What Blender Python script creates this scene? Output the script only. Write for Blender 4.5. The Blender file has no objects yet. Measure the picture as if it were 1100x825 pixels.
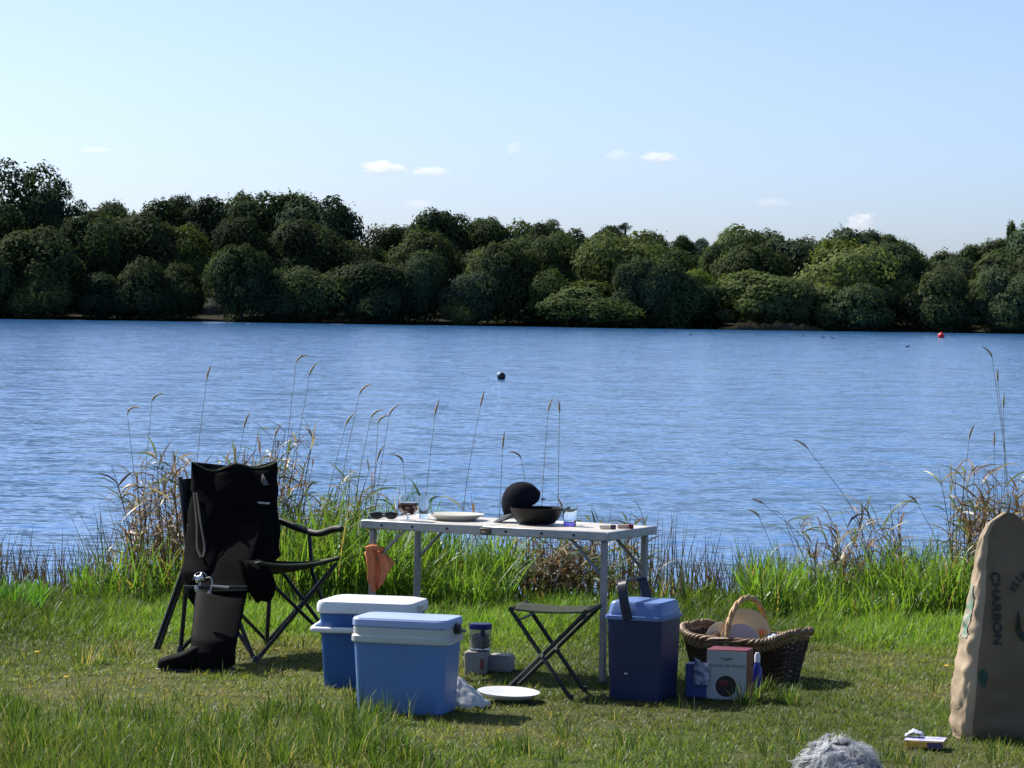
import bpy, bmesh, math, random
import numpy as np
from mathutils import Vector, Matrix, Euler, noise as mnoise

random.seed(7)
rng = np.random.default_rng(11)
scene = bpy.context.scene
col = scene.collection
R = math.radians
PI = math.pi

# ------------------------------------------------------------------ camera
F = 3280.0                                   # focal length in pixels of the 1100 x 825 photograph
CAM = Vector((0, 0, 1.68))
PITCH, ROLL = R(-1.44), R(0.85)
_f = Vector((0, math.cos(PITCH), math.sin(PITCH)))
_u0 = Vector((0, -math.sin(PITCH), math.cos(PITCH)))
_r0 = Vector((1, 0, 0))
CR = math.cos(ROLL) * _r0 + math.sin(ROLL) * _u0
CU = -math.sin(ROLL) * _r0 + math.cos(ROLL) * _u0

def ray(px, py):
    px, py = float(px), float(py)
    return _f + ((px - 550) / F) * CR + ((412.5 - py) / F) * CU

def at(px, py, y):
    d = ray(px, py)
    return CAM + d * (float(y) / d.y)

def onz(px, py, z=0.0):
    d = ray(px, py)
    return CAM + d * ((z - CAM.z) / d.z)

WATER_Z = -0.40

# ------------------------------------------------------------------ helpers
def tag(o, label=None, cat=None, group=None, kind=None):
    if label: o['label'] = label
    if cat: o['category'] = cat
    if group: o['group'] = group
    if kind: o['kind'] = kind
    return o

def thing(name, label, cat, loc=(0, 0, 0), rz=0.0, group=None):
    o = bpy.data.objects.new(name, None)
    o.empty_display_size = 0.1
    col.objects.link(o)
    o.location = loc
    o.rotation_euler = (0, 0, rz)
    return tag(o, label, cat, group)

class MB:
    def __init__(self):
        self.v, self.f = [], []
    def add(self, vs, fs):
        n = len(self.v)
        self.v += [tuple(p) for p in vs]
        self.f += [tuple(i + n for i in q) for q in fs]
        return self
    def box(self, c, s, M=None):
        x, y, z = s[0] / 2, s[1] / 2, s[2] / 2
        vs = [Vector((a * x, b * y, d * z)) for d in (-1, 1) for b in (-1, 1) for a in (-1, 1)]
        if M is not None: vs = [M @ p for p in vs]
        vs = [p + Vector(c) for p in vs]
        return self.add(vs, [(0, 2, 3, 1), (4, 5, 7, 6), (0, 1, 5, 4), (2, 6, 7, 3), (0, 4, 6, 2), (1, 3, 7, 5)])
    def loft(self, loops, cap=(True, True), closed=True):
        n = len(loops[0])
        vs = [p for l in loops for p in l]
        fs = []
        for i in range(len(loops) - 1):
            for j in range(n if closed else n - 1):
                k = (j + 1) % n
                fs.append((i * n + j, i * n + k, (i + 1) * n + k, (i + 1) * n + j))
        if cap[0]: fs.append(tuple(reversed(range(n))))
        if cap[1]: fs.append(tuple((len(loops) - 1) * n + j for j in range(n)))
        return self.add(vs, fs)
    def tube(self, pts, r, n=10, cap=True, flat=1.0):
        pts = [Vector(p) for p in pts]
        if not hasattr(r, '__len__'): r = [r] * len(pts)
        t = (pts[1] - pts[0]).normalized()
        up = Vector((0, 0, 1)) if abs(t.z) < 0.9 else Vector((0, 1, 0))
        a = t.cross(up).normalized()
        loops = []
        for i, p in enumerate(pts):
            if i == 0: t2 = pts[1] - pts[0]
            elif i == len(pts) - 1: t2 = pts[-1] - pts[-2]
            else: t2 = (pts[i + 1] - pts[i]).normalized() + (pts[i] - pts[i - 1]).normalized()
            t2.normalize()
            a = (a - t2 * a.dot(t2)).normalized()
            b = t2.cross(a)
            loops.append([p + r[i] * (math.cos(q) * a + flat * math.sin(q) * b) for q in [2 * PI * k / n for k in range(n)]])
        return self.loft(loops, (cap, cap))
    def lathe(self, prof, n=32, c=(0, 0, 0), M=None, cap=(True, True)):
        loops = []
        for r, z in prof:
            l = [Vector((r * math.cos(2 * PI * k / n), r * math.sin(2 * PI * k / n), z)) for k in range(n)]
            if M is not None: l = [M @ p for p in l]
            loops.append([p + Vector(c) for p in l])
        return self.loft(loops, cap)
    def grid(self, fn, nu, nv):
        vs = [fn(i / nu, j / nv) for j in range(nv + 1) for i in range(nu + 1)]
        fs = [(j * (nu + 1) + i, j * (nu + 1) + i + 1, (j + 1) * (nu + 1) + i + 1, (j + 1) * (nu + 1) + i)
              for j in range(nv) for i in range(nu)]
        return self.add(vs, fs)
    def ball(self, c, s, nu=16, nv=10, fn=None):
        loops = []
        for j in range(1, nv):
            th = PI * j / nv
            l = []
            for k in range(nu):
                ph = 2 * PI * k / nu
                d = Vector((math.sin(th) * math.cos(ph), math.sin(th) * math.sin(ph), -math.cos(th)))
                m = fn(d) if fn else 1.0
                l.append(Vector(c) + Vector((d.x * s[0], d.y * s[1], d.z * s[2])) * m)
            loops.append(l)
        return self.loft(loops)
    def build(self, name, mat, parent=None, smooth=True, ang=38, bevel=0, bseg=2, solid=0, sub=0, loc=None):
        me = bpy.data.meshes.new(name)
        me.from_pydata(self.v, [], self.f)
        bm = bmesh.new(); bm.from_mesh(me)
        bmesh.ops.recalc_face_normals(bm, faces=bm.faces)
        bm.to_mesh(me); bm.free()
        me.materials.append(mat)
        if smooth:
            me.polygons.foreach_set('use_smooth', [True] * len(me.polygons))
            me.set_sharp_from_angle(angle=R(ang))
        me.update()
        o = bpy.data.objects.new(name, me)
        col.objects.link(o)
        if parent: o.parent = parent
        if loc is not None: o.location = loc
        if solid:
            m = o.modifiers.new('thickness', 'SOLIDIFY'); m.thickness = solid; m.offset = 0
        if bevel:
            m = o.modifiers.new('edge', 'BEVEL'); m.width = bevel; m.segments = bseg; m.limit_method = 'ANGLE'; m.angle_limit = R(35)
            m.harden_normals = False
        if sub:
            m = o.modifiers.new('smooth', 'SUBSURF'); m.levels = sub; m.render_levels = sub
        return o

def rrect(w, d, r, z, n=5, cx=0, cy=0):
    out = []
    r = min(r, w / 2 - 1e-4, d / 2 - 1e-4)
    for q, (sx, sy) in enumerate([(1, 1), (-1, 1), (-1, -1), (1, -1)]):
        for k in range(n + 1):
            a = PI / 2 * q + PI / 2 * k / n
            out.append(Vector((cx + sx * (w / 2 - r) + r * math.cos(a), cy + sy * (d / 2 - r) + r * math.sin(a), z)))
    return out

def bez(p, n=12):
    "smooth Catmull-Rom through the points"
    p = [Vector(q) for q in p]
    out = []
    for i in range(len(p) - 1):
        a = p[i - 1] if i else p[0] * 2 - p[1]
        b, c = p[i], p[i + 1]
        d = p[i + 2] if i + 2 < len(p) else p[-1] * 2 - p[-2]
        for k in range(n):
            t = k / n
            out.append(0.5 * ((2 * b) + (c - a) * t + (2 * a - 5 * b + 4 * c - d) * t * t + (3 * b - a - 3 * c + d) * t ** 3))
    out.append(p[-1])
    return out

# ------------------------------------------------------------------ materials
def mat(name, c, rough=0.5, metal=0.0, spec=0.5, var=0.12, scale=8.0, bump=0.0, bscale=60.0, trans=0.0, ior=1.45, c2=None, alpha=None):
    m = bpy.data.materials.new(name); m.use_nodes = True
    nt = m.node_tree; b = nt.nodes['Principled BSDF']
    b.inputs['Roughness'].default_value = rough
    b.inputs['Metallic'].default_value = metal
    b.inputs['Specular IOR Level'].default_value = spec
    b.inputs['IOR'].default_value = ior
    b.inputs['Transmission Weight'].default_value = trans
    tc = nt.nodes.new('ShaderNodeTexCoord')
    nz = nt.nodes.new('ShaderNodeTexNoise'); nz.inputs['Scale'].default_value = scale; nz.inputs['Detail'].default_value = 6
    nt.links.new(tc.outputs['Object'], nz.inputs['Vector'])
    mx = nt.nodes.new('ShaderNodeMix'); mx.data_type = 'RGBA'
    lo = [x * (1 - var) for x in c]; hi = [min(1, x * (1 + var)) for x in c]
    if c2: lo = c2; hi = c
    mx.inputs['A'].default_value = (*lo, 1); mx.inputs['B'].default_value = (*hi, 1)
    rp = nt.nodes.new('ShaderNodeMapRange'); rp.inputs['From Min'].default_value = 0.35; rp.inputs['From Max'].default_value = 0.65
    nt.links.new(nz.outputs['Fac'], rp.inputs['Value'])
    nt.links.new(rp.outputs['Result'], mx.inputs['Factor'])
    nt.links.new(mx.outputs['Result'], b.inputs['Base Color'])
    if bump:
        n2 = nt.nodes.new('ShaderNodeTexNoise'); n2.inputs['Scale'].default_value = bscale; n2.inputs['Detail'].default_value = 4
        nt.links.new(tc.outputs['Object'], n2.inputs['Vector'])
        bp = nt.nodes.new('ShaderNodeBump'); bp.inputs['Strength'].default_value = bump; bp.inputs['Distance'].default_value = 0.01
        nt.links.new(n2.outputs['Fac'], bp.inputs['Height']); nt.links.new(bp.outputs['Normal'], b.inputs['Normal'])
    return m

def leaf_mat(name, trans=0.4, gloss=0.25, rough=0.45, objcol=False, tint=(1, 1, 1), tboost=(1.15, 1.25, 0.6)):
    m = bpy.data.materials.new(name); m.use_nodes = True
    nt = m.node_tree; nt.nodes.remove(nt.nodes['Principled BSDF'])
    out = nt.nodes['Material Output']
    at_ = nt.nodes.new('ShaderNodeAttribute'); at_.attribute_name = 'Col'
    src = at_.outputs['Color']
    if objcol:
        oi = nt.nodes.new('ShaderNodeObjectInfo')
        mm = nt.nodes.new('ShaderNodeMix'); mm.data_type = 'RGBA'; mm.blend_type = 'MULTIPLY'; mm.inputs['Factor'].default_value = 1
        nt.links.new(src, mm.inputs['A']); nt.links.new(oi.outputs['Color'], mm.inputs['B'])
        src = mm.outputs['Result']
    p = nt.nodes.new('ShaderNodeBsdfPrincipled'); p.inputs['Roughness'].default_value = rough
    p.inputs['Specular IOR Level'].default_value = gloss
    nt.links.new(src, p.inputs['Base Color'])
    t = nt.nodes.new('ShaderNodeBsdfTranslucent')
    tm = nt.nodes.new('ShaderNodeMix'); tm.data_type = 'RGBA'; tm.blend_type = 'MULTIPLY'; tm.inputs['Factor'].default_value = 1
    nt.links.new(src, tm.inputs['A']); tm.inputs['B'].default_value = (*tboost, 1)
    nt.links.new(tm.outputs['Result'], t.inputs['Color'])
    ms = nt.nodes.new('ShaderNodeMixShader'); ms.inputs['Fac'].default_value = trans
    nt.links.new(p.outputs[0], ms.inputs[1]); nt.links.new(t.outputs[0], ms.inputs[2])
    nt.links.new(ms.outputs[0], out.inputs['Surface'])
    return m

# ------------------------------------------------------------------ mass of strips (blades, leaves)
def strips(name, P, W, side, colr, m, parent=None):
    "P: N x K x 3 centre lines, W: N x K widths, side: N x 3 or N x K x 3, colr: N x 3 or N x K x 3"
    N, K = P.shape[:2]
    if side.ndim == 2: side = np.repeat(side[:, None, :], K, 1)
    if colr.ndim == 2: colr = np.repeat(colr[:, None, :], K, 1)
    L = P - side * W[..., None] / 2
    Rr = P + side * W[..., None] / 2
    V = np.stack([L, Rr], 2).reshape(N * K * 2, 3).astype(np.float32)
    base = (np.arange(N) * K * 2)[:, None]
    k = (np.arange(K - 1) * 2)[None, :]
    b = base + k
    Q = np.stack([b, b + 1, b + 3, b + 2], -1).reshape(-1)
    nq = N * (K - 1)
    me = bpy.data.meshes.new(name)
    me.vertices.add(len(V)); me.vertices.foreach_set('co', V.ravel())
    me.loops.add(nq * 4); me.loops.foreach_set('vertex_index', Q.astype(np.int32))
    me.polygons.add(nq)
    me.polygons.foreach_set('loop_start', np.arange(0, nq * 4, 4, dtype=np.int32))
    me.polygons.foreach_set('use_smooth', np.ones(nq, dtype=bool))
    me.update(calc_edges=True)
    ca = me.attributes.new('Col', 'FLOAT_COLOR', 'POINT')
    C4 = np.ones((N * K * 2, 4), np.float32)
    C4[:, :3] = np.repeat(colr.reshape(N * K, 3), 2, 0)
    ca.data.foreach_set('color', C4.ravel())
    me.materials.append(m)
    o = bpy.data.objects.new(name, me); col.objects.link(o)
    if parent: o.parent = parent
    return o

def blade_curves(pos, h, az, lean, curl, K=4):
    "bent blades: lean = start tilt from vertical, curl = extra tilt gained to the tip"
    N = len(pos)
    t = np.linspace(0, 1, K)
    P = np.zeros((N, K, 3)); P[:, 0] = pos
    for i in range(1, K):
        tm = (t[i] + t[i - 1]) / 2
        a = lean + curl * tm
        st = h * (t[i] - t[i - 1])
        P[:, i, 0] = P[:, i - 1, 0] + st * np.sin(a) * np.cos(az)
        P[:, i, 1] = P[:, i - 1, 1] + st * np.sin(a) * np.sin(az)
        P[:, i, 2] = P[:, i - 1, 2] + st * np.cos(a)
    return P

def vnoise(x, y, s, seed=0.0):
    return np.array([mnoise.noise(Vector((a * s + seed, b * s - seed, seed * 1.7))) for a, b in zip(x, y)])

# ------------------------------------------------------------------ world + sun
SUN = Vector((-0.79, 0.61, 0)).normalized() * math.cos(R(46)); SUN.z = math.sin(R(46))
world = bpy.data.worlds.new('World'); scene.world = world; world.use_nodes = True
wn = world.node_tree; bg = wn.nodes['Background']
sky = wn.nodes.new('ShaderNodeTexSky'); sky.sky_type = 'NISHITA'; sky.sun_disc = False
sky.sun_elevation = R(46); sky.sun_rotation = math.atan2(SUN.x, SUN.y)
sky.air_density = 0.5; sky.dust_density = 1.5; sky.ozone_density = 4.5; sky.altitude = 0
wn.links.new(sky.outputs[0], bg.inputs[0]); bg.inputs[1].default_value = 0.12
sl = bpy.data.lights.new('sun', 'SUN'); sl.energy = 4.4; sl.angle = R(0.5); sl.color = (1, 0.95, 0.87)
so = bpy.data.objects.new('sun', sl); col.objects.link(so)
so.rotation_euler = (-SUN).to_track_quat('-Z', 'Y').to_euler(); so.location = (-20, 15, 30)

cd = bpy.data.cameras.new('camera'); co = bpy.data.objects.new('camera', cd); col.objects.link(co)
cd.sensor_width = 36; cd.lens = 36 * F / 1100; cd.clip_end = 30000; cd.clip_start = 0.1
co.matrix_world = Matrix.Translation(CAM) @ Matrix((CR, CU, -_f)).transposed().to_4x4()
scene.camera = co
scene.view_settings.view_transform = 'Standard'; scene.view_settings.look = 'None'
scene.view_settings.gamma = 1; scene.view_settings.exposure = 0.74
scene.render.engine = 'CYCLES'
scene.cycles.max_bounces = 12; scene.cycles.transparent_max_bounces = 12; scene.cycles.volume_bounces = 12
scene.cycles.diffuse_bounces = 3; scene.cycles.glossy_bounces = 3
scene.cycles.use_denoising = True

# ------------------------------------------------------------------ far shore line (pixel row of the waterline -> distance)
def shore(px):
    py = 342.5 + 16.3 * px / 1100
    p = onz(px, py, WATER_Z)
    return p
_sx = [shore(px) for px in range(-700, 1900, 20)]
SX = np.array([p.x for p in _sx]); SY = np.array([p.y for p in _sx])
_o = np.argsort(SX); SX, SY = SX[_o], SY[_o]
def shore_y(x): return float(np.interp(x, SX, SY))

# ------------------------------------------------------------------ terrain
def bank_edge(x):
    return 17.15 + 0.14 * math.sin(x * 1.3 + 0.6) + 0.10 * math.sin(x * 3.1) - 0.10 * x / 3
def ground_z(x, y):
    x, y = float(x), float(y)
    e = bank_edge(max(-12, min(12, x)))
    if y < e:
        return 0.012 * mnoise.noise(Vector((x * 1.2, y * 1.2, 0)))
    if y < e + 3.0:
        t = (y - e) / 3.0
        return -0.95 * (t * t * (3 - 2 * t))
    s = shore_y(max(-300, min(300, x)))
    if y < s - 12: return max(-2.5, -0.95 - 0.03 * (y - e - 3))
    if y < s + 4:
        t = (y - (s - 12)) / 16
        return -2.5 + (2.5 - 0.40 + 0.18) * t
    return -0.22 + min(9.0, 0.05 * (y - s - 4)) + 0.3 * mnoise.noise(Vector((x * 0.05, y * 0.05, 3)))
ys = list(np.arange(-12, 8, 2.0)) + list(np.arange(8, 21, 0.1)) + list(np.arange(21, 30, 2)) + list(np.arange(30, 150, 15)) + \
     list(np.arange(150, 420, 4)) + list(np.arange(430, 800, 40)) + list(np.arange(800, 4200, 400))
xs = list(np.arange(-4000, -400, 400)) + list(np.arange(-400, -60, 20)) + list(np.arange(-60, -8, 4)) + list(np.arange(-8, 8, 0.2)) + \
     list(np.arange(8, 60, 4)) + list(np.arange(60, 400, 20)) + list(np.arange(400, 4001, 400))
g = MB()
g.v = [(x, y, ground_z(x, y)) for y in ys for x in xs]
nx = len(xs)
g.f = [(j * nx + i, j * nx + i + 1, (j + 1) * nx + i + 1, (j + 1) * nx + i) for j in range(len(ys) - 1) for i in range(nx - 1)]
m_ground = mat('soil', (0.085, 0.085, 0.035), 0.95, spec=0.1, scale=2.2, c2=(0.05, 0.07, 0.022), bump=0.6, bscale=40)
gro = tag(g.build('ground', m_ground, smooth=True, ang=180), kind='structure')
gro.data.materials.append(mat('leaf_litter', (0.035, 0.032, 0.02), 0.95, spec=0.05, scale=.4, c2=(0.018, 0.02, 0.012)))
for f_ in gro.data.polygons:
    if f_.center.y > 150: f_.material_index = 1

# ------------------------------------------------------------------ water
def water_mat():
    m = bpy.data.materials.new('lake_water'); m.use_nodes = True
    nt = m.node_tree; b = nt.nodes['Principled BSDF']
    b.inputs['Base Color'].default_value = (0.032, 0.13, 0.31, 1)
    b.inputs['Roughness'].default_value = 0.12; b.inputs['IOR'].default_value = 1.33
    tc = nt.nodes.new('ShaderNodeTexCoord')
    def vm(op, *ins):
        n = nt.nodes.new('ShaderNodeVectorMath'); n.operation = op
        for i, q in enumerate(ins):
            if isinstance(q, (tuple, float)):
                sock = n.inputs['Scale'] if op == 'SCALE' and i == 1 else n.inputs[i]
                sock.default_value = q
            else: nt.links.new(q, n.inputs['Scale'] if op == 'SCALE' and i == 1 else n.inputs[i])
        return n.outputs[0]
    tot = None
    for sc, st, am, rot, off in ((0.5, (1.0, 1.8, 1), 0.20, 0.3, 0), (1.8, (1.0, 2.0, 1), 0.33, -0.25, 7), (5.5, (1.0, 2.2, 1), 0.45, 0.12, 13)):
        mp = nt.nodes.new('ShaderNodeMapping'); mp.inputs['Scale'].default_value = st; mp.inputs['Rotation'].default_value = (0, 0, rot); mp.inputs['Location'].default_value = (off, off * 2, 0)
        nt.links.new(tc.outputs['Object'], mp.inputs['Vector'])
        nz = nt.nodes.new('ShaderNodeTexNoise'); nz.inputs['Scale'].default_value = sc; nz.inputs['Detail'].default_value = 1.5; nz.inputs['Distortion'].default_value = 0.5
        nt.links.new(mp.outputs['Vector'], nz.inputs['Vector'])
        v = vm('SCALE', vm('SUBTRACT', nz.outputs['Color'], (0.5, 0.5, 0.5)), am)
        tot = v if tot is None else vm('ADD', tot, v)
    # gusts: the ripples are steeper in some patches than in others
    mp = nt.nodes.new('ShaderNodeMapping'); mp.inputs['Scale'].default_value = (0.012, 0.05, 1)
    nt.links.new(tc.outputs['Object'], mp.inputs['Vector'])
    gz = nt.nodes.new('ShaderNodeTexNoise'); gz.inputs['Scale'].default_value = 1.0; gz.inputs['Detail'].default_value = 5
    nt.links.new(mp.outputs['Vector'], gz.inputs['Vector'])
    gr = nt.nodes.new('ShaderNodeMapRange'); gr.inputs['From Min'].default_value = 0.3; gr.inputs['From Max'].default_value = 0.7; gr.inputs['To Min'].default_value = 0.8; gr.inputs['To Max'].default_value = 1.2
    nt.links.new(gz.outputs['Fac'], gr.inputs['Value'])
    tot = vm('SCALE', tot, gr.outputs['Result'])
    nrm = vm('NORMALIZE', vm('ADD', vm('MULTIPLY', tot, (1.0, 1.0, 0.0)), (0.0, 0.0, 1.0)))
    nt.links.new(nrm, b.inputs['Normal'])
    return m
w = MB()
wy = [14.0, 20, 40, 100, 200, 430]
wx = [-420, -200, -60, 0, 60, 200, 420]
w.v = [(x, y, WATER_Z) for y in wy for x in wx]
w.f = [(j * 7 + i, j * 7 + i + 1, (j + 1) * 7 + i + 1, (j + 1) * 7 + i) for j in range(5) for i in range(6)]
tag(w.build('lake_water', water_mat(), smooth=False), kind='structure')

# ------------------------------------------------------------------ far wood
m_crown = leaf_mat('oak_leaves', 0.36, 0.03, 0.7, objcol=True)
m_bark = mat('bark', (0.06, 0.048, 0.038), 0.9, scale=5, bump=0.5)

def crown_mesh(seed, n_lobes, leaf, flat=1.0, loose=0.0, per=620):
    r = np.random.default_rng(seed)
    Pn, Nn, Cc = [], [], []
    lobes = []
    skew = r.normal(0, .06, 2)
    for i in range(n_lobes):
        d = r.normal(size=3); d /= np.linalg.norm(d)
        d[2] = abs(d[2]) * 1.25 - 0.45
        rad = r.uniform(0.4, 1.25) ** 0.5
        c = np.array([0.36 * d[0] * rad + skew[0] * d[2], 0.36 * d[1] * rad + skew[1] * d[2], 0.5 + 0.34 * flat * d[2] * rad])
        lobes.append((c, r.choice([.07, .10, .13, .17, .23]) * r.uniform(.85, 1.1) * (1 + loose * r.uniform(-0.4, 0.1))))
    lobes.append((np.array([skew[0], skew[1], 0.42]), 0.24)); lobes.append((np.array([0, 0, 0.30]), 0.28))
    for c, rad in lobes:
        n = int(per * (rad / 0.16) ** 2)
        d = r.normal(size=(n, 3)); d /= np.linalg.norm(d, axis=1)[:, None]
        d[:, 2] = np.where(r.random(n) < 0.35, np.abs(d[:, 2]), d[:, 2])
        bumpy = 1 + 0.12 * np.sin(9 * d[:, 0] + seed) * np.sin(8 * d[:, 1]) + r.normal(0, 0.11, n)
        p = c + d * (rad * bumpy)[:, None] * np.array([1, 1, 0.85])
        gd = p - np.array([0, 0, .4]); gd /= np.linalg.norm(gd, axis=1)[:, None]
        nn = .55 * d + .55 * gd + r.normal(0, 0.28, (n, 3)); nn /= np.linalg.norm(nn, axis=1)[:, None]
        tone = r.uniform(0.75, 1.3) * r.uniform(0.85, 1.15, n)
        cc = np.stack([0.054 * tone * r.uniform(0.85, 1.25, n), 0.074 * tone, 0.038 * tone], 1)
        Pn.append(p); Nn.append(nn); Cc.append(cc)
    P = np.concatenate(Pn); N = np.concatenate(Nn); Cc = np.concatenate(Cc)
    k = P[:, 2] > 0.05; P, N, Cc = P[k], N[k], Cc[k]
    P[:, :2] *= .49 / np.quantile(np.abs(P[:, :2]), .992); P[:, 2] *= .985 / np.quantile(P[:, 2], .9985)
    a = np.cross(N, r.normal(size=N.shape)); a /= np.linalg.norm(a, axis=1)[:, None]
    b = np.cross(N, a)
    s = leaf * r.uniform(0.6, 1.35, len(P))
    PP = np.stack([P - b * s[:, None] * 0.8, P + b * s[:, None] * 0.1, P + b * s[:, None] * 0.8], 1)
    W = np.stack([s * 0.55, s * 1.05, s * 0.35], 1)
    o = strips('crown', PP, W, a, Cc, m_crown)
    me = o.data
    bpy.data.objects.remove(o)
    return me

CROWNS = [crown_mesh(100 + i, n, lf, fl, lo) for i, (n, lf, fl, lo) in enumerate(
    [(24, .023, 1.0, 0.0), (32, .021, 0.95, 0.2), (20, .023, 1.05, 0.1), (40, .020, 0.9, 0.3), (26, .022, 1.0, 0.4), (30, .021, 1.1, 0.5), (36, .021, 1.0, 0.2), (22, .022, 1.0, 0.6)])]
LOOSE = [crown_mesh(200 + i, 16, .022, 1.1, 0.9, 380) for i in range(2)]

def trunk_mesh(seed):
    r = random.Random(seed)
    t = MB()
    t.tube([(0, 0, -0.04), (0.01, 0, 0.15), (0.0, 0.015, 0.32), (0.015, 0, 0.52)], [0.034, 0.026, 0.02, 0.012], 8)
    for k in range(6):
        a = 2 * PI * k / 6 + r.uniform(-.4, .4); z = r.uniform(0.14, 0.36)
        t.tube([(0, 0, z), (0.12 * math.cos(a), 0.12 * math.sin(a), z + 0.12), (0.27 * math.cos(a), 0.27 * math.sin(a), z + 0.24)], [0.013, 0.009, 0.004], 6)
    o = t.build('trunk', m_bark); me = o.data; bpy.data.objects.remove(o)
    return me
TRUNKS = [trunk_mesh(i) for i in range(3)]

def plant_tree(px, top, wpx, back, hue, name='broadleaf_tree', label=None, group=None, mesh=None, base=None, rot=None, tall=False):
    "px: column of the crown's middle, top: pixel row of its top, wpx: width in pixels, back: metres behind the waterline"
    s = shore(px)
    y = s.y + back
    x = at(px, 300, y).x
    zt = at(px, top, y).z
    zb = ground_z(x, y) if base is None else base
    w_ = wpx * y / F
    h_ = zt - zb
    t = thing(name, label, 'tree', (x, y, zb), rot if rot is not None else random.uniform(0, 6.28), group)
    dd = w_ * random.uniform(0.9, 1.15)
    me = mesh or random.choice(CROWNS)
    c = bpy.data.objects.new('crown', me); col.objects.link(c); c.parent = t
    zmax = 0.985
    drop = 0.0 if mesh in LOOSE else (0.24 if back < 9 else 0.16)
    hc = h_ * (1 + drop) if tall else min(h_ * (1 + drop), 1.2 * w_)
    c.scale = (w_ / 0.98, dd / 0.98, hc / zmax); c.location.z = h_ - hc
    c.rotation_euler = (random.uniform(-.10, .10), random.uniform(-.12, .12), 0)
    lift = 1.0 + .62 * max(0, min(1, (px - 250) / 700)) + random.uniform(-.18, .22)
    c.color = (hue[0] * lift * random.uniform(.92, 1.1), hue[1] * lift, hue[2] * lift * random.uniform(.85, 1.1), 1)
    k = bpy.data.objects.new('trunk', random.choice(TRUNKS)); col.objects.link(k); k.parent = t
    k.scale = (h_ * 0.9, h_ * 0.9, h_ * 0.95)
    return t

DK, MD, LT, YL, HAZE = (0.62, 0.70, 0.75), (0.85, 0.9, 0.85), (1.15, 1.15, 0.9), (1.4, 1.5, 0.8), (0.75, 0.9, 1.25)  # the last tint puts the blue haze of distance into the crown colour
BACK = 'trees of the back row along the skyline'
MIDR = 'trees of the middle row of the far wood'
FRNT = 'trees and bushes of the front row at the far waterline'
LB = 'dark round headed tree whose top forms the skyline of the far wood'
LM = 'dark green tree in the middle depth of the far wood, behind the waterline bushes'
LF = 'low spreading bush or tree hanging over the far waterline of the lake'
# back row: (column, top row, width)
back = [(-60, 190, 110), (160, 214, 90), (188, 210, 54), (215, 212, 70), (262, 209, 90), (318, 210, 100), (425, 242, 70), (512, 233, 60), (550, 237, 70), (620, 247, 70),
        (652, 243, 60), (700, 250, 70), (728, 255, 40), (840, 247, 70), (872, 255, 60), (935, 248, 75), (955, 252, 60), (1000, 269, 60), (1045, 263, 66), (1078, 256, 50), (1150, 250, 80),
        (118, 217, 70), (575, 240, 50), (1018, 272, 50), (470, 236, 60)]
for px, tp, wd in back:
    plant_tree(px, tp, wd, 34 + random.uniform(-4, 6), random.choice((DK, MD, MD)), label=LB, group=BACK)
mid = [(12, 214, 110), (70, 222, 90), (-30, 220, 100), (112, 230, 60), (100, 238, 90), (150, 232, 95), (205, 234, 100), (245, 226, 90), (405, 252, 90), (440, 258, 90), (495, 255, 80), (535, 262, 90), (580, 252, 90), (620, 262, 80), (665, 256, 90), (705, 262, 90), (745, 268, 80),
       (800, 258, 80), (850, 262, 80), (890, 264, 90), (945, 268, 80), (985, 276, 70), (1030, 280, 80), (1075, 274, 80), (1110, 268, 70), (-40, 225, 120), (760, 262, 70), (330, 238, 90), (370, 250, 70)]
for px, tp, wd in mid:
    tp += random.uniform(-9, 12); wd *= random.uniform(.75, 1.3); px += random.uniform(-14, 14)
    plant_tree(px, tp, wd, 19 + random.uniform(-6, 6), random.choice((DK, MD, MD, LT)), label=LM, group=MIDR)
front = [(-30, 260, 130), (118, 285, 70), (160, 264, 95), (205, 282, 80), (255, 266, 80), (300, 276, 90), (342, 290, 70), (385, 270, 90), (425, 268, 90), (470, 284, 90), (520, 294, 90), (560, 272, 80), (600, 292, 90),
         (640, 280, 110), (690, 286, 80), (728, 296, 80), (765, 290, 90), (812, 282, 110), (860, 290, 70), (905, 305, 70), (945, 312, 70), (1000, 300, 80), (1030, 318, 60), (1065, 290, 90), (1110, 285, 90), (1160, 290, 90), (65, 270, 90), (20, 250, 110), (582, 320, 60), (495, 322, 60), (280, 318, 60), (1085, 322, 60)]
for px, tp, wd in front:
    tp += random.uniform(-16, 22); wd *= random.uniform(.65, 1.25); px += random.uniform(-14, 14)
    plant_tree(px, tp, wd, 3.6 + random.uniform(-1.2, 2.0), random.choice((DK, MD, MD, LT)), label=LF, group=FRNT, tall=True)
for i in range(16):     # the wood goes on a little beyond both edges of the picture
    e = -90 - i * 26 if i % 2 else 1150 + i * 26
    plant_tree(e, random.uniform(205, 250), random.uniform(90, 150), 22 + random.uniform(-6, 10), random.choice((DK, MD)), label=LM, group=MIDR)
    plant_tree(e + random.uniform(-20, 20), random.uniform(262, 300), random.uniform(80, 120), 4 + random.uniform(-1, 2), random.choice((DK, MD, LT)), label=LF, group=FRNT, tall=True)
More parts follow.
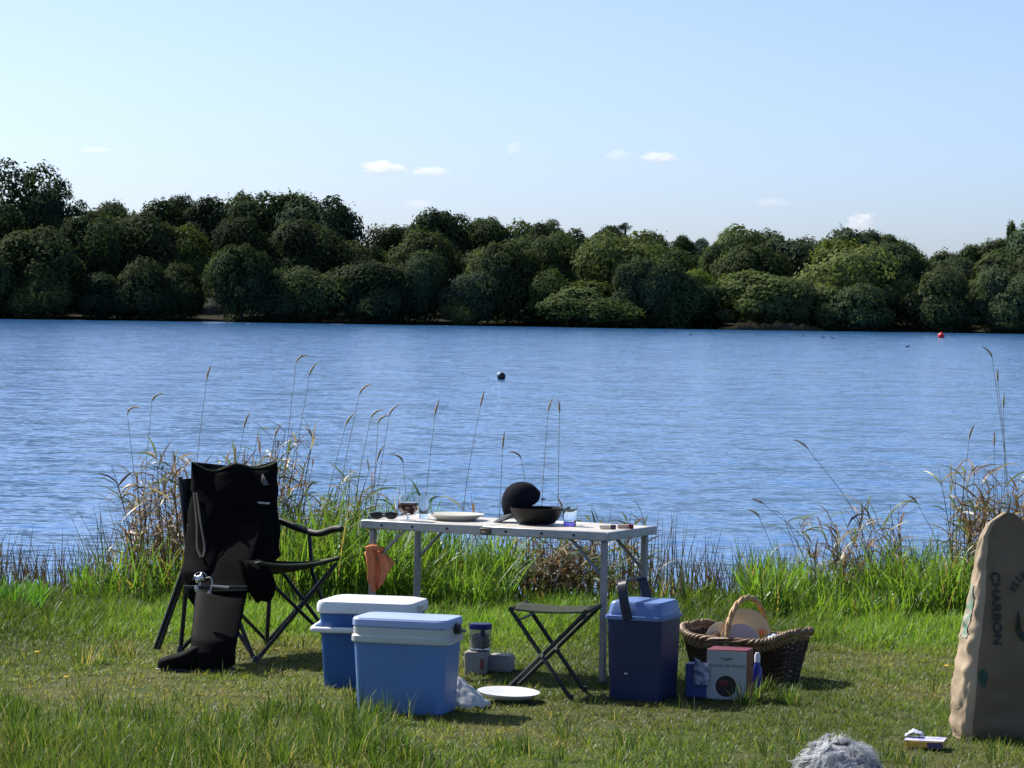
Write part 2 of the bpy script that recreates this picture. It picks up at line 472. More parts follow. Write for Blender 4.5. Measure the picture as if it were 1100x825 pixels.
# single trees that stand out
plant_tree(20, 172, 90, 26, DK, label='tallest dark tree of the far wood, its ragged top highest on the skyline', mesh=LOOSE[0])
plant_tree(64, 192, 60, 24, DK, label='ragged open topped tree just right of the tallest tree, sky showing through its edge', mesh=LOOSE[1])
plant_tree(352, 209, 92, 30, DK, label='broad dark dome shaped tree whose right side drops steeply to a gap in the skyline')
plant_tree(290, 208, 100, 31, MD, label='broad rounded tree forming the long flat rise of the skyline left of the steep drop')
plant_tree(476, 225, 84, 30, DK, label='dark rounded tree standing alone above its lower neighbours left of mid skyline')
plant_tree(593, 235, 30, 36, MD, label='slim loose tree poking above the skyline right of the lone rounded tree', mesh=LOOSE[0])
plant_tree(788, 244, 96, 28, LT, label='paler green bulging tree on the skyline just right of the far blue hill')
plant_tree(905, 247, 88, 28, DK, label='dark tree rising on the skyline below the small bright cloud at right')
plant_tree(925, 278, 46, 13, YL, label='yellow green rounded tree, the brightest crown in the far wood')
plant_tree(952, 294, 60, 11, LT, label='light green bush just below and right of the yellow green tree')
plant_tree(895, 306, 66, 5, LT, label='pale feathery bush at the waterline below the yellow green tree')
plant_tree(752, 290, 50, 10, YL, label='olive green tree in the wood above the pale reed bed')
plant_tree(1096, 238, 26, 30, DK, name='conifer_tree', label='narrow dark tree rising at the far right edge above the others', mesh=CROWNS[5], tall=True)
plant_tree(735, 253, 32, 330, HAZE, label='distant haze tinted tree seen through the dip in the skyline, far beyond the wood')
plant_tree(752, 256, 26, 340, HAZE, label='smaller distant haze tinted tree beside the other one in the skyline dip')
# the small lollipop pine
t = plant_tree(671, 239, 17, 32, DK, name='pine_tree', label='small flat topped pine on a thin bare stem above the skyline', mesh=LOOSE[1])
hh = at(671, 239, t.location.y).z - t.location.z
for c in list(t.children):
    if c.name.startswith('crown'): c.scale.x *= .85; c.scale.z = c.scale.x * .8; c.location.z = hh - c.scale.x * .78
    else: bpy.data.objects.remove(c)
MB().tube([(0, 0, -.3), (.12, 0, hh * .5), (0, 0, hh - .7)], [.24, .19, .12], 8).build('trunk', m_bark, t)
# pale reed bed at the far shore
N = 5200
px = rng.uniform(772, 884, N); yy = np.array([shore(p).y for p in px]) - rng.uniform(0.2, 2.2, N)
pos = np.stack([px * 0, yy, np.full(N, WATER_Z)], 1); pos[:, 0] = [at(p, 350, y).x for p, y in zip(px, yy)]
hgt = rng.uniform(0.35, 0.85, N) * (1 + .25 * np.sin(px * .31) * np.sin(px * .13)) * np.clip(np.minimum((px - 770) / 25, (890 - px) / 30), 0.3, 1)
P = blade_curves(pos, hgt, rng.uniform(0, 6.28, N), rng.uniform(0, .2, N), rng.uniform(0, .5, N), 3)
tn = rng.uniform(0.6, 1.2, N)[:, None]
m_dry = leaf_mat('dry_reed', 0.3, 0.2, 0.6, tboost=(1.1, 1, 0.8))
tag(strips('far_reeds', P, np.tile([0.07, 0.06, 0.02], (N, 1)), np.tile([1., 0, 0], (N, 1)), np.array([[0.105, 0.085, 0.055]]) * tn, m_dry),
    'low tan reed bed fringing the far shore at right', 'reeds', kind='stuff')

# ------------------------------------------------------------------ clouds
def cloud(px, py, wpx, hpx, label, dens, seed):
    r = random.Random(seed)
    y = 3000.0
    c = at(px, py, y); s = y / F
    t = MB()
    W_, H_ = wpx * s, hpx * s
    def fn(d):
        return 0.95 + 0.55 * mnoise.noise(d * 1.8 + Vector((seed, 0, 0))) + 0.35 * mnoise.noise(d * 4.5 + Vector((0, seed, 0)))
    t.ball((0, 0, 0), (W_ / 2, W_ / 3, H_ / 2), 32, 18, fn)
    m = bpy.data.materials.new('cloud_vapour'); m.use_nodes = True
    nt = m.node_tree; nt.nodes.remove(nt.nodes['Principled BSDF'])
    v = nt.nodes.new('ShaderNodeVolumePrincipled'); v.inputs['Color'].default_value = (0.98, 0.98, 0.98, 1)
    v.inputs['Density'].default_value = dens * 1.1; v.inputs['Anisotropy'].default_value = 0.4
    nt.links.new(v.outputs[0], nt.nodes['Material Output'].inputs['Volume'])
    o = t.build('cloud', m, ang=180); o.location = c
    tag(o, label, 'cloud', 'small white clouds low over the far wood')
cloud(411, 180, 46, 14, 'small flat white cloud, left one of the touching pair above the left wood', 0.05, 1)
cloud(463, 184, 38, 10, 'thin white cloud streak, right one of the touching pair above the left wood', 0.04, 2)
cloud(551, 159, 18, 13, 'tiny round cloud puff alone near the middle of the sky', 0.03, 3)
cloud(664, 167, 24, 12, 'small cloud puff left of the flat cloud above the right half of the wood', 0.03, 4)
cloud(708, 169, 38, 12, 'flat white cloud above the right half of the wood, beside a smaller puff', 0.05, 5)
cloud(925, 239, 34, 20, 'rounded bright cloud sitting just above the trees at the right', 0.05, 6)
cloud(449, 219, 24, 9, 'faint small cloud just above the skyline below the touching pair', 0.03, 7)
cloud(103, 161, 34, 7, 'faint thin cloud streak above the tall trees at left', 0.025, 8)
cloud(830, 217, 36, 10, 'very faint cloud low above the right hand trees, left of the rounded cloud', 0.015, 9)

# ------------------------------------------------------------------ buoys and birds
p = onz(1011, 363, WATER_Z)
t = thing('mooring_buoy', 'bright red round buoy floating close to the far shore', 'buoy', p)
MB().ball((0, 0, 0.16), (0.30, 0.30, 0.30), 20, 12).build('float', mat('red_plastic', (0.75, 0.04, 0.04), 0.35), t)
MB().lathe([(0.05, 0.44), (0.05, 0.50), (0.08, 0.52), (0.0, 0.53)], 10).build('ring', mat('red_ring', (0.5, 0.03, 0.03), 0.4), t)
p = onz(538.5, 407.5, WATER_Z)
t = thing('mooring_buoy', 'dark brown round buoy with a pale patch floating in mid lake', 'buoy', p)
MB().ball((0, 0, 0.085), (0.125, 0.125, 0.125), 20, 12).build('float', mat('dark_buoy', (0.03, 0.02, 0.02), 0.5), t)
MB().ball((-0.05, -0.035, 0.15), (0.065, 0.075, 0.055), 12, 8).build('patch', mat('pale_buoy', (0.75, 0.74, 0.74), 0.4), t)
m_duck = mat('duck_plumage', (0.03, 0.027, 0.025), 0.7)
duck0 = None
for i, (px, py) in enumerate([(862, 361.5), (884, 363), (894, 363.5), (975, 373), (742, 360), (716, 357)]):
    if duck0 is None:
        d = MB().ball((0, 0, 0.06), (0.2, 0.1, 0.09), 12, 8)
        d.tube([(0.13, 0, 0.10), (0.18, 0, 0.2)], [0.05, 0.035], 8); d.ball((0.2, 0, 0.23), (0.06, 0.045, 0.045), 10, 6)
        d.tube([(0.25, 0, 0.225), (0.31, 0, 0.215)], [0.02, 0.008], 6); d.tube([(-0.17, 0, 0.09), (-0.26, 0, 0.13)], [0.04, 0.01], 6)
        o = duck0 = d.build('duck', m_duck); o.scale = (.55, .55, .55)
    else:
        o = duck0.copy(); col.objects.link(o)
    o.location = onz(px, py, WATER_Z); o.rotation_euler = (0, 0, random.choice((0, PI)) + random.uniform(-.4, .4))
    tag(o, 'tiny dark water bird, a speck on the lake near the far shore', 'duck', 'water birds near the far shore')

# ------------------------------------------------------------------ shared materials of the camp things
m_black = mat('black_neoprene', (0.0035, 0.0036, 0.0036), 0.9, spec=0.06, scale=14, bump=0.25, bscale=25)
m_rubber = mat('black_rubber', (0.0045, 0.0045, 0.0045), 0.7, spec=0.06, scale=10, bump=0.15, bscale=12)
m_frame = mat('black_steel', (0.012, 0.012, 0.013), 0.4, spec=0.5)
m_olive = mat('olive_canvas', (0.035, 0.042, 0.028), 0.8, spec=0.2, scale=30, bump=0.2, bscale=300)
m_alu = mat('brushed_aluminium', (0.36, 0.37, 0.38), 0.42, metal=0.7, scale=20)
m_alu_d = mat('dull_aluminium', (0.26, 0.27, 0.28), 0.5, metal=0.6, scale=20)
m_top = mat('table_laminate', (0.52, 0.49, 0.43), 0.45, scale=6, var=0.07)
m_white = mat('white_plastic', (0.72, 0.73, 0.74), 0.35, scale=5, var=0.05)
m_offw = mat('aged_white_plastic', (0.52, 0.54, 0.52), 0.4, scale=5, var=0.07)
m_blue = mat('light_blue_plastic', (0.12, 0.235, 0.49), 0.42, scale=4, var=0.10, bump=0.08, bscale=200)
m_lidb = mat('lavender_blue_plastic', (0.36, 0.45, 0.72), 0.38, scale=5, var=0.06)
m_dblue = mat('blue_plastic', (0.03, 0.11, 0.34), 0.4, scale=5, var=0.10)
m_navy = mat('navy_plastic', (0.012, 0.023, 0.075), 0.45, scale=5, var=0.12)
m_navlid = mat('steel_blue_plastic', (0.12, 0.20, 0.43), 0.4, scale=5, var=0.08)
m_dkpl = mat('dark_plastic', (0.02, 0.022, 0.03), 0.4)
m_chrome = mat('chrome', (0.75, 0.75, 0.76), 0.2, metal=1.0)

# ------------------------------------------------------------------ folding table
TH = R(-27.0)
leg_foot = onz(647, 738)
TW, TD, TZ = 1.24, 0.50, 0.690
Rz = Matrix.Rotation(TH, 3, 'Z')
TC = leg_foot - Rz @ Vector((0.59, -0.215, 0))
TC.z = 0
t = thing('folding_table', 'folding aluminium camping table with grey rim and thin square legs at the water edge', 'table', TC, TH)
b = MB()
for s in (-1, 1):
    b.box((s * TW / 4, 0, TZ - 0.006), (TW / 2 - 0.006, TD - 0.012, 0.012))
b.build('tabletop', m_top, t, bevel=0.002)
b = MB()
hz = TZ - 0.018
for s in (-1, 1):
    b.box((s * (TW / 4), -TD / 2, hz), (TW / 2 - 0.002, 0.022, 0.040))
    b.box((s * (TW / 4), TD / 2, hz), (TW / 2 - 0.002, 0.022, 0.040))
    b.box((s * TW / 2, 0, hz), (0.022, TD + 0.020, 0.038))
b.build('rim', m_alu, t, bevel=0.004)
b = MB()
for x in (-0.52, -0.36, -0.18, 0.12, 0.30, 0.46):
    b.lathe([(0.006, 0), (0.006, 0.003), (0.0, 0.004)], 10, c=(x, -TD / 2 - 0.011, hz), M=Matrix.Rotation(R(90), 3, 'X'))
b.build('rivets', m_dkpl, t)
b = MB()
b.box((0.02, -TD / 2 - 0.015, hz - 0.004), (0.05, 0.008, 0.03))
b.box((0.02, -TD / 2 - 0.021, hz - 0.012), (0.03, 0.006, 0.016))
b.build('latch', mat('latch_bronze', (0.14, 0.11, 0.09), 0.4, metal=0.6), t, bevel=0.002)
for sx in (-1, 1):
    for sy in (-1, 1):
        x, y = sx * 0.59, sy * 0.215
        lg = MB().box((x, y, TZ / 2 - 0.02), (0.026, 0.026, TZ - 0.044)).build('leg', m_alu_d, t, bevel=0.003)
        MB().box((x, y, 0.012), (0.032, 0.032, 0.03)).build('foot_cap', m_dkpl, lg, bevel=0.004)
        MB().tube([(x - sx * 0.016, y, TZ - 0.19), (x - sx * 0.17, y, TZ - 0.035)], 0.008, 8).build('brace', m_alu_d, t)

def ontop(px, py):
    p = onz(px, py, TZ + 0.001); return p

# wine glass
m_glass = mat('clear_glass', (0.95, 0.97, 0.97), 0.02, trans=1.0, var=0.0)
m_wine = mat('red_wine', (0.13, 0.008, 0.016), 0.05, trans=0.35, var=0.1, ior=1.33)
p = ontop(438.5, 559.5)
t = thing('wine_glass', 'short rounded wine glass holding red wine near the left end of the table', 'glass', p)
t.scale = (1.12, 1.12, 1.12)
b = MB()
b.lathe([(0.0, 0.0), (0.032, 0.0), (0.033, 0.003), (0.008, 0.006), (0.005, 0.012), (0.008, 0.022), (0.030, 0.032), (0.043, 0.052), (0.045, 0.068), (0.041, 0.090), (0.036, 0.108),
         (0.0345, 0.108), (0.0395, 0.090), (0.0432, 0.068), (0.041, 0.052), (0.028, 0.034), (0.0, 0.027)], 32, cap=(False, False))
b.build('bowl', m_glass, t)
MB().lathe([(0.0, 0.0275), (0.0275, 0.0345), (0.0405, 0.0525), (0.0430, 0.068), (0.0405, 0.076), (0.0, 0.076)], 32, cap=(False, False)).build('wine', m_wine, t)
# clear tumbler
p = ontop(455, 557)
t = thing('drinking_glass', 'tall plain clear tumbler standing just right of the wine glass', 'glass', p)
MB().lathe([(0.0, 0), (0.022, 0), (0.023, 0.004), (0.027, 0.105), (0.0255, 0.105), (0.0215, 0.010), (0.0, 0.009)], 28, cap=(False, False)).build('cup', m_glass, t)
MB().lathe([(0.0, 0.0098), (0.0212, 0.0108), (0.022, 0.022), (0.0, 0.022)], 28, cap=(False, False)).build('water', mat('still_water', (0.9, 0.95, 0.97), 0.02, trans=1, ior=1.33, var=0), t)
# purple based tumbler
p = ontop(612, 565)
t = thing('drinking_glass', 'clear glass tumbler with a purple tinted base right of the black pan', 'glass', p)
MB().lathe([(0.0, 0.020), (0.029, 0.020), (0.0315, 0.024), (0.037, 0.098), (0.0352, 0.098), (0.030, 0.030), (0.0, 0.028)], 32, cap=(False, False)).build('cup', m_glass, t)
MB().lathe([(0.0, 0), (0.027, 0), (0.029, 0.003), (0.0292, 0.0195), (0.0, 0.0195)], 32, cap=(False, False)).build('base', mat('purple_glass', (0.35, 0.25, 0.85), 0.05, trans=0.8, var=0.0), t)
# dish
p = ontop(490, 558.5)
t = thing('plate', 'cream white dinner plate with raised rim lying on the table between glasses and pan', 'plate', p)
MB().lathe([(0.0, 0.0), (0.085, 0.0), (0.095, 0.006), (0.128, 0.026), (0.131, 0.029), (0.127, 0.0295), (0.092, 0.012), (0.0, 0.009)], 40, cap=(False, False)).build('dish', mat('cream_china', (0.62, 0.60, 0.52), 0.25, var=0.04), t)
# sunglasses
p = ontop(412, 558)
t = thing('sunglasses', 'folded dark sunglasses lying at the left end of the table', 'sunglasses', p, R(10))
b = MB()
for s in (-1, 1):
    b.ball((s * 0.034, -0.012, 0.018), (0.028, 0.006, 0.017), 14, 8)
b.build('lens', mat('dark_lens', (0.02, 0.015, 0.02), 0.1), t)
b = MB().tube([(-0.066, -0.008, 0.026), (-0.03, -0.016, 0.034), (0, -0.013, 0.028), (0.03, -0.016, 0.034), (0.066, -0.008, 0.026)], 0.0035, 8)
for s in (-1, 1):
    b.tube([(s * 0.066, -0.008, 0.026), (s * 0.06, 0.012, 0.022), (-s * 0.05, 0.02 + 0.006 * s, 0.012)], 0.003, 6)
b.build('frame', mat('tortoise_frame', (0.05, 0.03, 0.03), 0.3), t)
# two small tubes
for px, py, rz, c, tipc, lab in ((652, 568.5, R(-12), (0.55, 0.50, 0.42), (0.05, 0.03, 0.08), 'small pale tube with a dark purple tip near the right end of the table'),
                                 (671, 568, R(-4), (0.42, 0.30, 0.26), (0.16, 0.012, 0.025), 'small buff tube with a dark red tip, closest to the right table end')):
    p = ontop(px, py)
    t = thing('tube', lab, 'tube', p, rz)
    Mx = Matrix.Rotation(R(90), 3, 'Y')
    MB().lathe([(0.009, -0.032), (0.010, -0.02), (0.010, 0.018)], 12, c=(0, 0, 0.0105), M=Mx).build('barrel', mat('tube_plastic', c, 0.4), t)
    MB().lathe([(0.0105, 0.0185), (0.0105, 0.036), (0.009, 0.040)], 12, c=(0, 0, 0.0105), M=Mx).build('tip', mat('tip_plastic', tipc, 0.35), t)
# pan
m_pan = mat('black_iron', (0.005, 0.005, 0.005), 0.5, spec=0.3, scale=20)
p = ontop(576, 563)
t = thing('frying_pan', 'deep black pan with a short side handle standing on the table under the dark cap', 'pan', p)
MB().lathe([(0.0, 0.004), (0.078, 0.004), (0.086, 0.008), (0.108, 0.034), (0.120, 0.072), (0.122, 0.076), (0.118, 0.076), (0.104, 0.036), (0.082, 0.014), (0.0, 0.012)], 40, cap=(False, False)).build('bowl', m_pan, t)
b = MB().tube(bez([(0.116, -0.03, 0.069), (0.138, -0.028, 0.077), (0.150, 0, 0.080), (0.138, 0.028, 0.077), (0.116, 0.03, 0.069)], 6), 0.006, 8)
b.build('handle', m_pan, t)
# cap
m_cap = mat('navy_cotton', (0.012, 0.013, 0.018), 0.9, spec=0.1, scale=40, bump=0.3, bscale=120)
p = ontop(549, 561)
t = thing('baseball_cap', 'dark navy baseball cap leaning on the rim of the black pan, peak pointing down', 'cap', p)
piv = Matrix.Translation((0.028, 0.0, 0.138)) @ Matrix.Rotation(R(-22), 4, 'Y') @ Matrix.Rotation(PI, 4, 'Z')
# local cap frame: +x is the front (peak), z up
def cap_shell(u, v):
    a = 2 * PI * u; th = (PI / 2) * (1 - v) 
    rx, ry, rz_ = 0.097, 0.076, 0.100
    x, y = rx * math.cos(a) * math.sin(th), ry * math.sin(a) * math.sin(th)
    z = (rz_ + .022) * math.cos(th) ** 0.8 - 0.077
    back = max(0, -math.cos(a)) ** 6
    z = max(z, -0.077 + 0.045 * back) if v < 0.5 else z
    wob = 1 + 0.07 * mnoise.noise(Vector((x * 18, y * 18, z * 18))) - .10 * max(0, math.cos(a)) * v ** 2
    return piv @ Vector((x * wob, y * wob, z))
MB().grid(cap_shell, 40, 14).build('crown', m_cap, t, ang=60, solid=0.003)
def peak(u, v):
    a = (u - 0.5) * R(150)
    r0x, r0y = 0.096, 0.077
    ex = 0.064 * v * math.cos(a * 0.6)
    x = r0x * math.cos(a) + ex; y = r0y * math.sin(a) * (1 - 0.08 * v)
    return piv @ Vector((x, y, -0.076 - 0.22 * ex - 2.2 * (y * y) * v))
MB().grid(peak, 20, 6).build('peak', mat('grey_cap_peak', (0.055, 0.06, 0.07), 0.8, spec=0.2), t, ang=60, solid=0.004)
MB().tube([piv @ Vector((-0.096, -0.034, -0.070)), piv @ Vector((-0.104, 0, -0.072)), piv @ Vector((-0.096, 0.034, -0.070))], 0.008, 6, flat=0.3).build('strap', m_cap, t)

# orange cloth over the left near leg brace
LC = TC + Rz @ Vector((-0.59, -0.215, 0))
t = thing('cloth', 'orange cloth hanging from the left front leg of the camping table', 'cloth', (LC.x, LC.y, 0.0))
def cl(u, v):
    wv = 0.046 + 0.022 * v - (0.035 * max(0, v - .7) / .3)
    x = (u - 0.5) * 2 * wv + 0.010 + 0.03 * math.sin(v * 2.2)
    y = -0.028 - 0.014 * math.sin(u * 10 + v * 1.5) - 0.008 * math.sin(u * 22 + v * 4) - 0.01 * v
    z = 0.550 - 0.160 * v - 0.035 * v * math.sin(u * 4.2 + .6) + 0.012 * math.cos((u - .35) * 6)
    if u > 0.72: z += 0.055 * v * (u - .72) / .28
    return Vector((x, y, z))
MB().grid(cl, 28, 20).build('front_fold', mat('orange_cotton', (0.78, 0.26, 0.12), 0.85, spec=0.1, scale=20, bump=0.3, bscale=200), t, ang=80, solid=0.002)
b = MB().tube(bez([(-0.03, -0.032, 0.558), (0.0, -0.034, 0.567), (0.035, -0.03, 0.56), (0.05, 0.006, 0.552), (0.03, 0.024, 0.54)], 4), [0.012] * 17, 8)
b.build('knot', bpy.data.materials['orange_cotton'], t)

# ------------------------------------------------------------------ coolers
def cooler_light():
    p = onz(381, 765)
    th = R(-16)
    c = p + Matrix.Rotation(th, 3, 'Z') @ Vector((0.188, 0.115, 0)); c.z = 0
    t = thing('cool_box', 'light blue cool box with off white band and lavender blue lid, nearest of the two', 'cool box', c, th)
    MB().loft([rrect(.36, .215, .03, 0.0), rrect(.372, .225, .034, 0.008), rrect(.385, .238, .034, 0.15), rrect(.400, .252, .034, 0.298)]).build('body', m_blue, t, ang=30, bevel=0.003)
    MB().loft([rrect(.414, .266, .04, 0.292), rrect(.420, .272, .04, 0.297), rrect(.420, .272, .04, 0.318), rrect(.409, .261, .04, 0.325), rrect(.409, .261, .04, 0.352), rrect(.404, .256, .04, 0.356)]).build('band', m_offw, t, ang=30)
    MB().loft([rrect(.408, .260, .04, 0.3575), rrect(.414, .266, .04, 0.362), rrect(.414, .266, .04, 0.386), rrect(.404, .256, .04, 0.394), rrect(.37, .222, .04, 0.396)]).build('lid', m_lidb, t, ang=30)
    h = MB()
    h.tube(bez([(0.211, 0.0, 0.345), (0.211, 0.06, 0.338), (0.207, 0.125, 0.330), (0.18, 0.142, 0.328), (0, 0.143, 0.328), (-0.18, 0.142, 0.328), (-0.207, 0.125, 0.330), (-0.211, 0.06, 0.338), (-0.211, 0, 0.345)], 5), 0.007, 8)
    h.build('handle', m_dkpl, t)
    for s in (-1, 1):
        MB().lathe([(0.022, -0.012), (0.024, 0), (0.022, 0.010), (0.0, 0.012)], 18, c=(s * 0.216, 0.0, 0.352), M=Matrix.Rotation(R(90), 3, 'Y')).build('hub', m_dkpl, t)
cooler_light()

def cooler_white_lid():
    p = onz(346, 739)
    th = R(-13)
    W_, D_ = .415, .315
    c = p + Matrix.Rotation(th, 3, 'Z') @ Vector((W_ / 2 - .02, D_ / 2 - .02, 0)); c.z = 0
    t = thing('cool_box', 'blue cool box with a thick white lid and lowered white handle, behind the other', 'cool box', c, th)
    MB().loft([rrect(W_ - .05, D_ - .05, .03, 0), rrect(W_ - .04, D_ - .04, .035, .008), rrect(W_ - .005, D_ - .005, .035, .335)]).build('body', m_dblue, t, ang=30)
    lid = MB().loft([rrect(W_ + .012, D_ + .012, .04, .332), rrect(W_ + .02, D_ + .02, .04, .337), rrect(W_ + .02, D_ + .02, .04, .368), rrect(W_ + .008, D_ + .008, .04, .382), rrect(W_ - .06, D_ - .06, .04, .390), rrect(W_ - .2, D_ - .2, .03, .391)]).build('lid', m_white, t, ang=30)
    MB().box((W_ / 2 + .012, -.02, .345), (.012, .05, .05)).build('catch', m_offw, lid, bevel=.004)
    x, y = W_ / 2 + .018, D_ / 2 + .018
    h = MB().tube(bez([(-x, .03, .285), (-x, -.06, .272), (-x, -y + .02, .262), (-x + .03, -y - .004, .260), (0, -y - .004, .262), (x - .03, -y - .004, .260), (x, -y + .02, .262), (x, -.06, .272), (x, .03, .285)], 6), 0.013, 10, flat=1.0)
    h.build('handle', m_white, t)
    for s in (-1, 1):
        MB().lathe([(0.02, -0.008), (0.02, 0.008), (0.0, 0.012)], 16, c=(s * (W_ / 2 + .012), .03, .287), M=Matrix.Rotation(R(90 * s), 3, 'Y')).build('hub', m_white, t)
cooler_white_lid()

def cooler_navy():
    p = onz(653, 752)
    th = R(-22)
    W_, D_ = .25, .27
    c = p + Matrix.Rotation(th, 3, 'Z') @ Vector((W_ / 2 - .01, D_ / 2 - .01, 0)); c.z = 0
    t = thing('cool_box', 'tall navy cool box with steel blue lid and raised handle beside the camping table leg', 'cool box', c, th)
    MB().loft([rrect(W_ - .03, D_ - .03, .02, 0), rrect(W_ - .02, D_ - .02, .022, .006), rrect(W_, D_, .022, .352)]).build('body', m_navy, t, ang=30)
    MB().loft([rrect(W_ + .014, D_ + .014, .026, .350), rrect(W_ + .016, D_ + .016, .026, .353), rrect(W_ + .016, D_ + .016, .026, .366), rrect(W_ - .002, D_ - .002, .026, .369), rrect(W_ - .018, D_ - .018, .03, .418), rrect(W_ - .03, D_ - .03, .03, .426)]).build('lid', m_navlid, t, ang=30)
    # handle: pivots on the front and back faces, leaning a little to the left
    Mh = Matrix.Translation((-.03, 0, .385)) @ Matrix.Rotation(R(-13), 4, 'Y')
    h = MB()
    prof = [(-D_ / 2 - .012, -.035), (-D_ / 2 - .012, .04), (-D_ / 2 + .0, .105), (-D_ / 2 + .03, .128), (0, .131), (D_ / 2 - .03, .128), (D_ / 2 - .0, .105), (D_ / 2 + .012, .04), (D_ / 2 + .012, -.035)]
    pts = bez([(0, a, b_) for a, b_ in prof], 4)
    loops = []
    for i, q in enumerate(pts):
        tt = (pts[min(i + 1, len(pts) - 1)] - pts[max(i - 1, 0)]).normalized()
        nrm = Vector((1, 0, 0)).cross(tt)
        hw = .021 if abs(q.y) > D_ / 2 - .02 else .014
        loops.append([Mh @ (q + Vector((a * hw, 0, 0)) + nrm * (b_ * .006)) for a, b_ in ((-1, -1), (1, -1), (1, 1), (-1, 1))])
    h.loft(loops).build('handle', mat('dark_navy_plastic', (0.008, 0.011, 0.025), 0.45), t, ang=50, bevel=.003)
    MB().box((-.03, -D_ / 2 - .002, .12), (.014, .004, .008)).build('drain_plug', m_offw, t, bevel=.001)
cooler_navy()

# ------------------------------------------------------------------ folding stool
def stool():
    pn = onz(612, 752)
    th = R(-13)
    c = pn + Matrix.Rotation(th, 3, 'Z') @ Vector((-.15, .15, 0)); c.z = 0
    t = thing('folding_stool', 'low folding stool with an olive canvas seat and crossed black legs under the table', 'stool', c, th)
    H = .385; X = .165; DX = .05
    def seat(u, v):
        x = (u - .5) * 2 * X + DX; y = (v - .5) * .30
        sag = .009 * (1 - (2 * u - 1) ** 2)
        return Vector((x, y, H - sag + .006 * math.cos((v - .5) * 5)))
    MB().grid(seat, 16, 8).build('seat', m_olive, t, ang=80, solid=.006)
    for s in (-1, 1):
        MB().tube([(s * X + DX, -.155, H - .004), (s * X + DX, .155, H - .004)], .011, 8).build('seat_bar', m_olive, t)
    for y in (-.145, .145):
        for s in (-1, 1):
            o = .008 * s
            lg = MB().tube([(s * X + DX, y + o, H - .006), (-s * .155, y + o, .005)], .0095, 8).build('leg', m_frame, t)
            MB().lathe([(.012, 0), (.012, .025), (.0, .026)], 10, c=(-s * .155, y + o, 0)).build('foot_cap', m_dkpl, lg)
        MB().lathe([(.009, -.02), (.009, .02)], 8, c=(DX * .5, y, .19), M=Matrix.Rotation(R(90), 3, 'X')).build('pivot', m_chrome, t)
    for s in (-1, 1):
        MB().tube([(s * .124 + DX * .86, -.14, .335), (s * .124 + DX * .86, .14, .335)], .005, 6).build('stretcher', m_frame, t)
stool()

# ------------------------------------------------------------------ basket
m_wick = mat('dark_wicker', (0.038, 0.020, 0.010), 0.6, scale=25, var=0.45, bump=0.2)
m_rimw = mat('pale_willow', (0.21, 0.13, 0.068), 0.5, scale=30, var=0.3, bump=0.25)
m_hand = mat('golden_willow', (0.46, 0.28, 0.11), 0.45, scale=30, var=0.25, bump=0.25)
BC = onz(801, 729); BC.z = 0
BTH = R(-33)
BA, BB = .275, .185
def bperim(s, k=1.0, e=.42):
    c, n = math.cos(s), math.sin(s)
    return BA * k * math.copysign(abs(c) ** e, c), BB * k * math.copysign(abs(n) ** e, n)
def brim(s): return .195 + .045 * abs(math.cos(s)) ** 2.0 - .005
def basket():
    t = thing('picnic_basket', 'open wicker picnic basket with arched handle, filled with plates, right of the navy box', 'basket', BC, BTH)
    body = MB()
    NS = 44
    rows = 17
    for i in range(rows):
        f = i / (rows - 1)
        pts = []
        for k in range(NS * 2 + 1):
            s = 2 * PI * k / (NS * 2)
            wob = .0055 * (1 if (k + i) % 2 else -1)
            kk = .80 + .15 * f
            x, y = bperim(s, kk)
            d = Vector((x, y, 0)).normalized()
            z = .012 + f * (brim(s) - .045)
            pts.append(Vector((x, y, z)) + d * wob)
        body.tube(pts, .0053, 5, cap=False)
    for k in range(NS):
        s = 2 * PI * (k + .5) / NS
        x0, y0 = bperim(s, .79); x1, y1 = bperim(s, .955)
        body.tube([(x0, y0, 0.0), (x1, y1, brim(s) - .02)], .004, 5)
    body.loft([[Vector((*bperim(2 * PI * k / 48, .79), .006)) for k in range(48)], [Vector((*bperim(2 * PI * k / 48, .79), .014)) for k in range(48)]])
    body.build('body', m_wick, t, ang=60)
    # broad pale band below the rim, then a plaited rim
    band = MB()
    def bf(u, v):
        s = 2 * PI * u; kk = .952 + .03 * v
        x, y = bperim(s, kk); return Vector((x, y, brim(s) - .048 + .045 * v))
    band.grid(bf, 80, 3).build('band', m_rimw, t, ang=80, solid=.005)
    rim = MB()
    for ph in (0, PI, PI / 2):
        pts = []
        for k in range(161):
            s = 2 * PI * k / 160
            x, y = bperim(s, 1.0); d = Vector((x, y, 0)).normalized()
            a = s * 22 + ph * 1.33
            pts.append(Vector((x, y, brim(s))) + d * (.010 * math.cos(a)) + Vector((0, 0, .010 * math.sin(a))))
        rim.tube(pts, .008, 6, cap=False)
    rim.build('rim', m_rimw, t, ang=60)
    h = MB()
    for ph in (0, 2.1, 4.2):
        pts = []
        for k in range(61):
            a = PI * k / 60
            y = -BB * .99 * math.cos(a); z = .165 + .205 * math.sin(a) ** .8
            tw = k * .32 + ph
            pts.append(Vector((.006 * math.cos(tw), y, z)) + Vector((0, -math.cos(a), math.sin(a))) * .006 * math.sin(tw))
        h.tube(pts, .0085, 8)
    h.build('handle', m_hand, t, ang=60)
basket()
BR = Matrix.Rotation(BTH, 3, 'Z')
def inb(x, y, z): return BC + BR @ Vector((x, y, z))
def plate(name, label, c, r, tilt, face, m1):
    t = thing(name, label, 'plate', c, face)
    M_ = Matrix.Rotation(R(tilt), 3, 'X')
    MB().lathe([(0.0, 0.0), (r * .62, 0.0), (r * .7, .004), (r * .97, .014), (r, .018), (r * .97, .0185), (r * .68, .008), (0.0, .005)], 48, M=M_, cap=(False, False)).build('dish', m1, t)
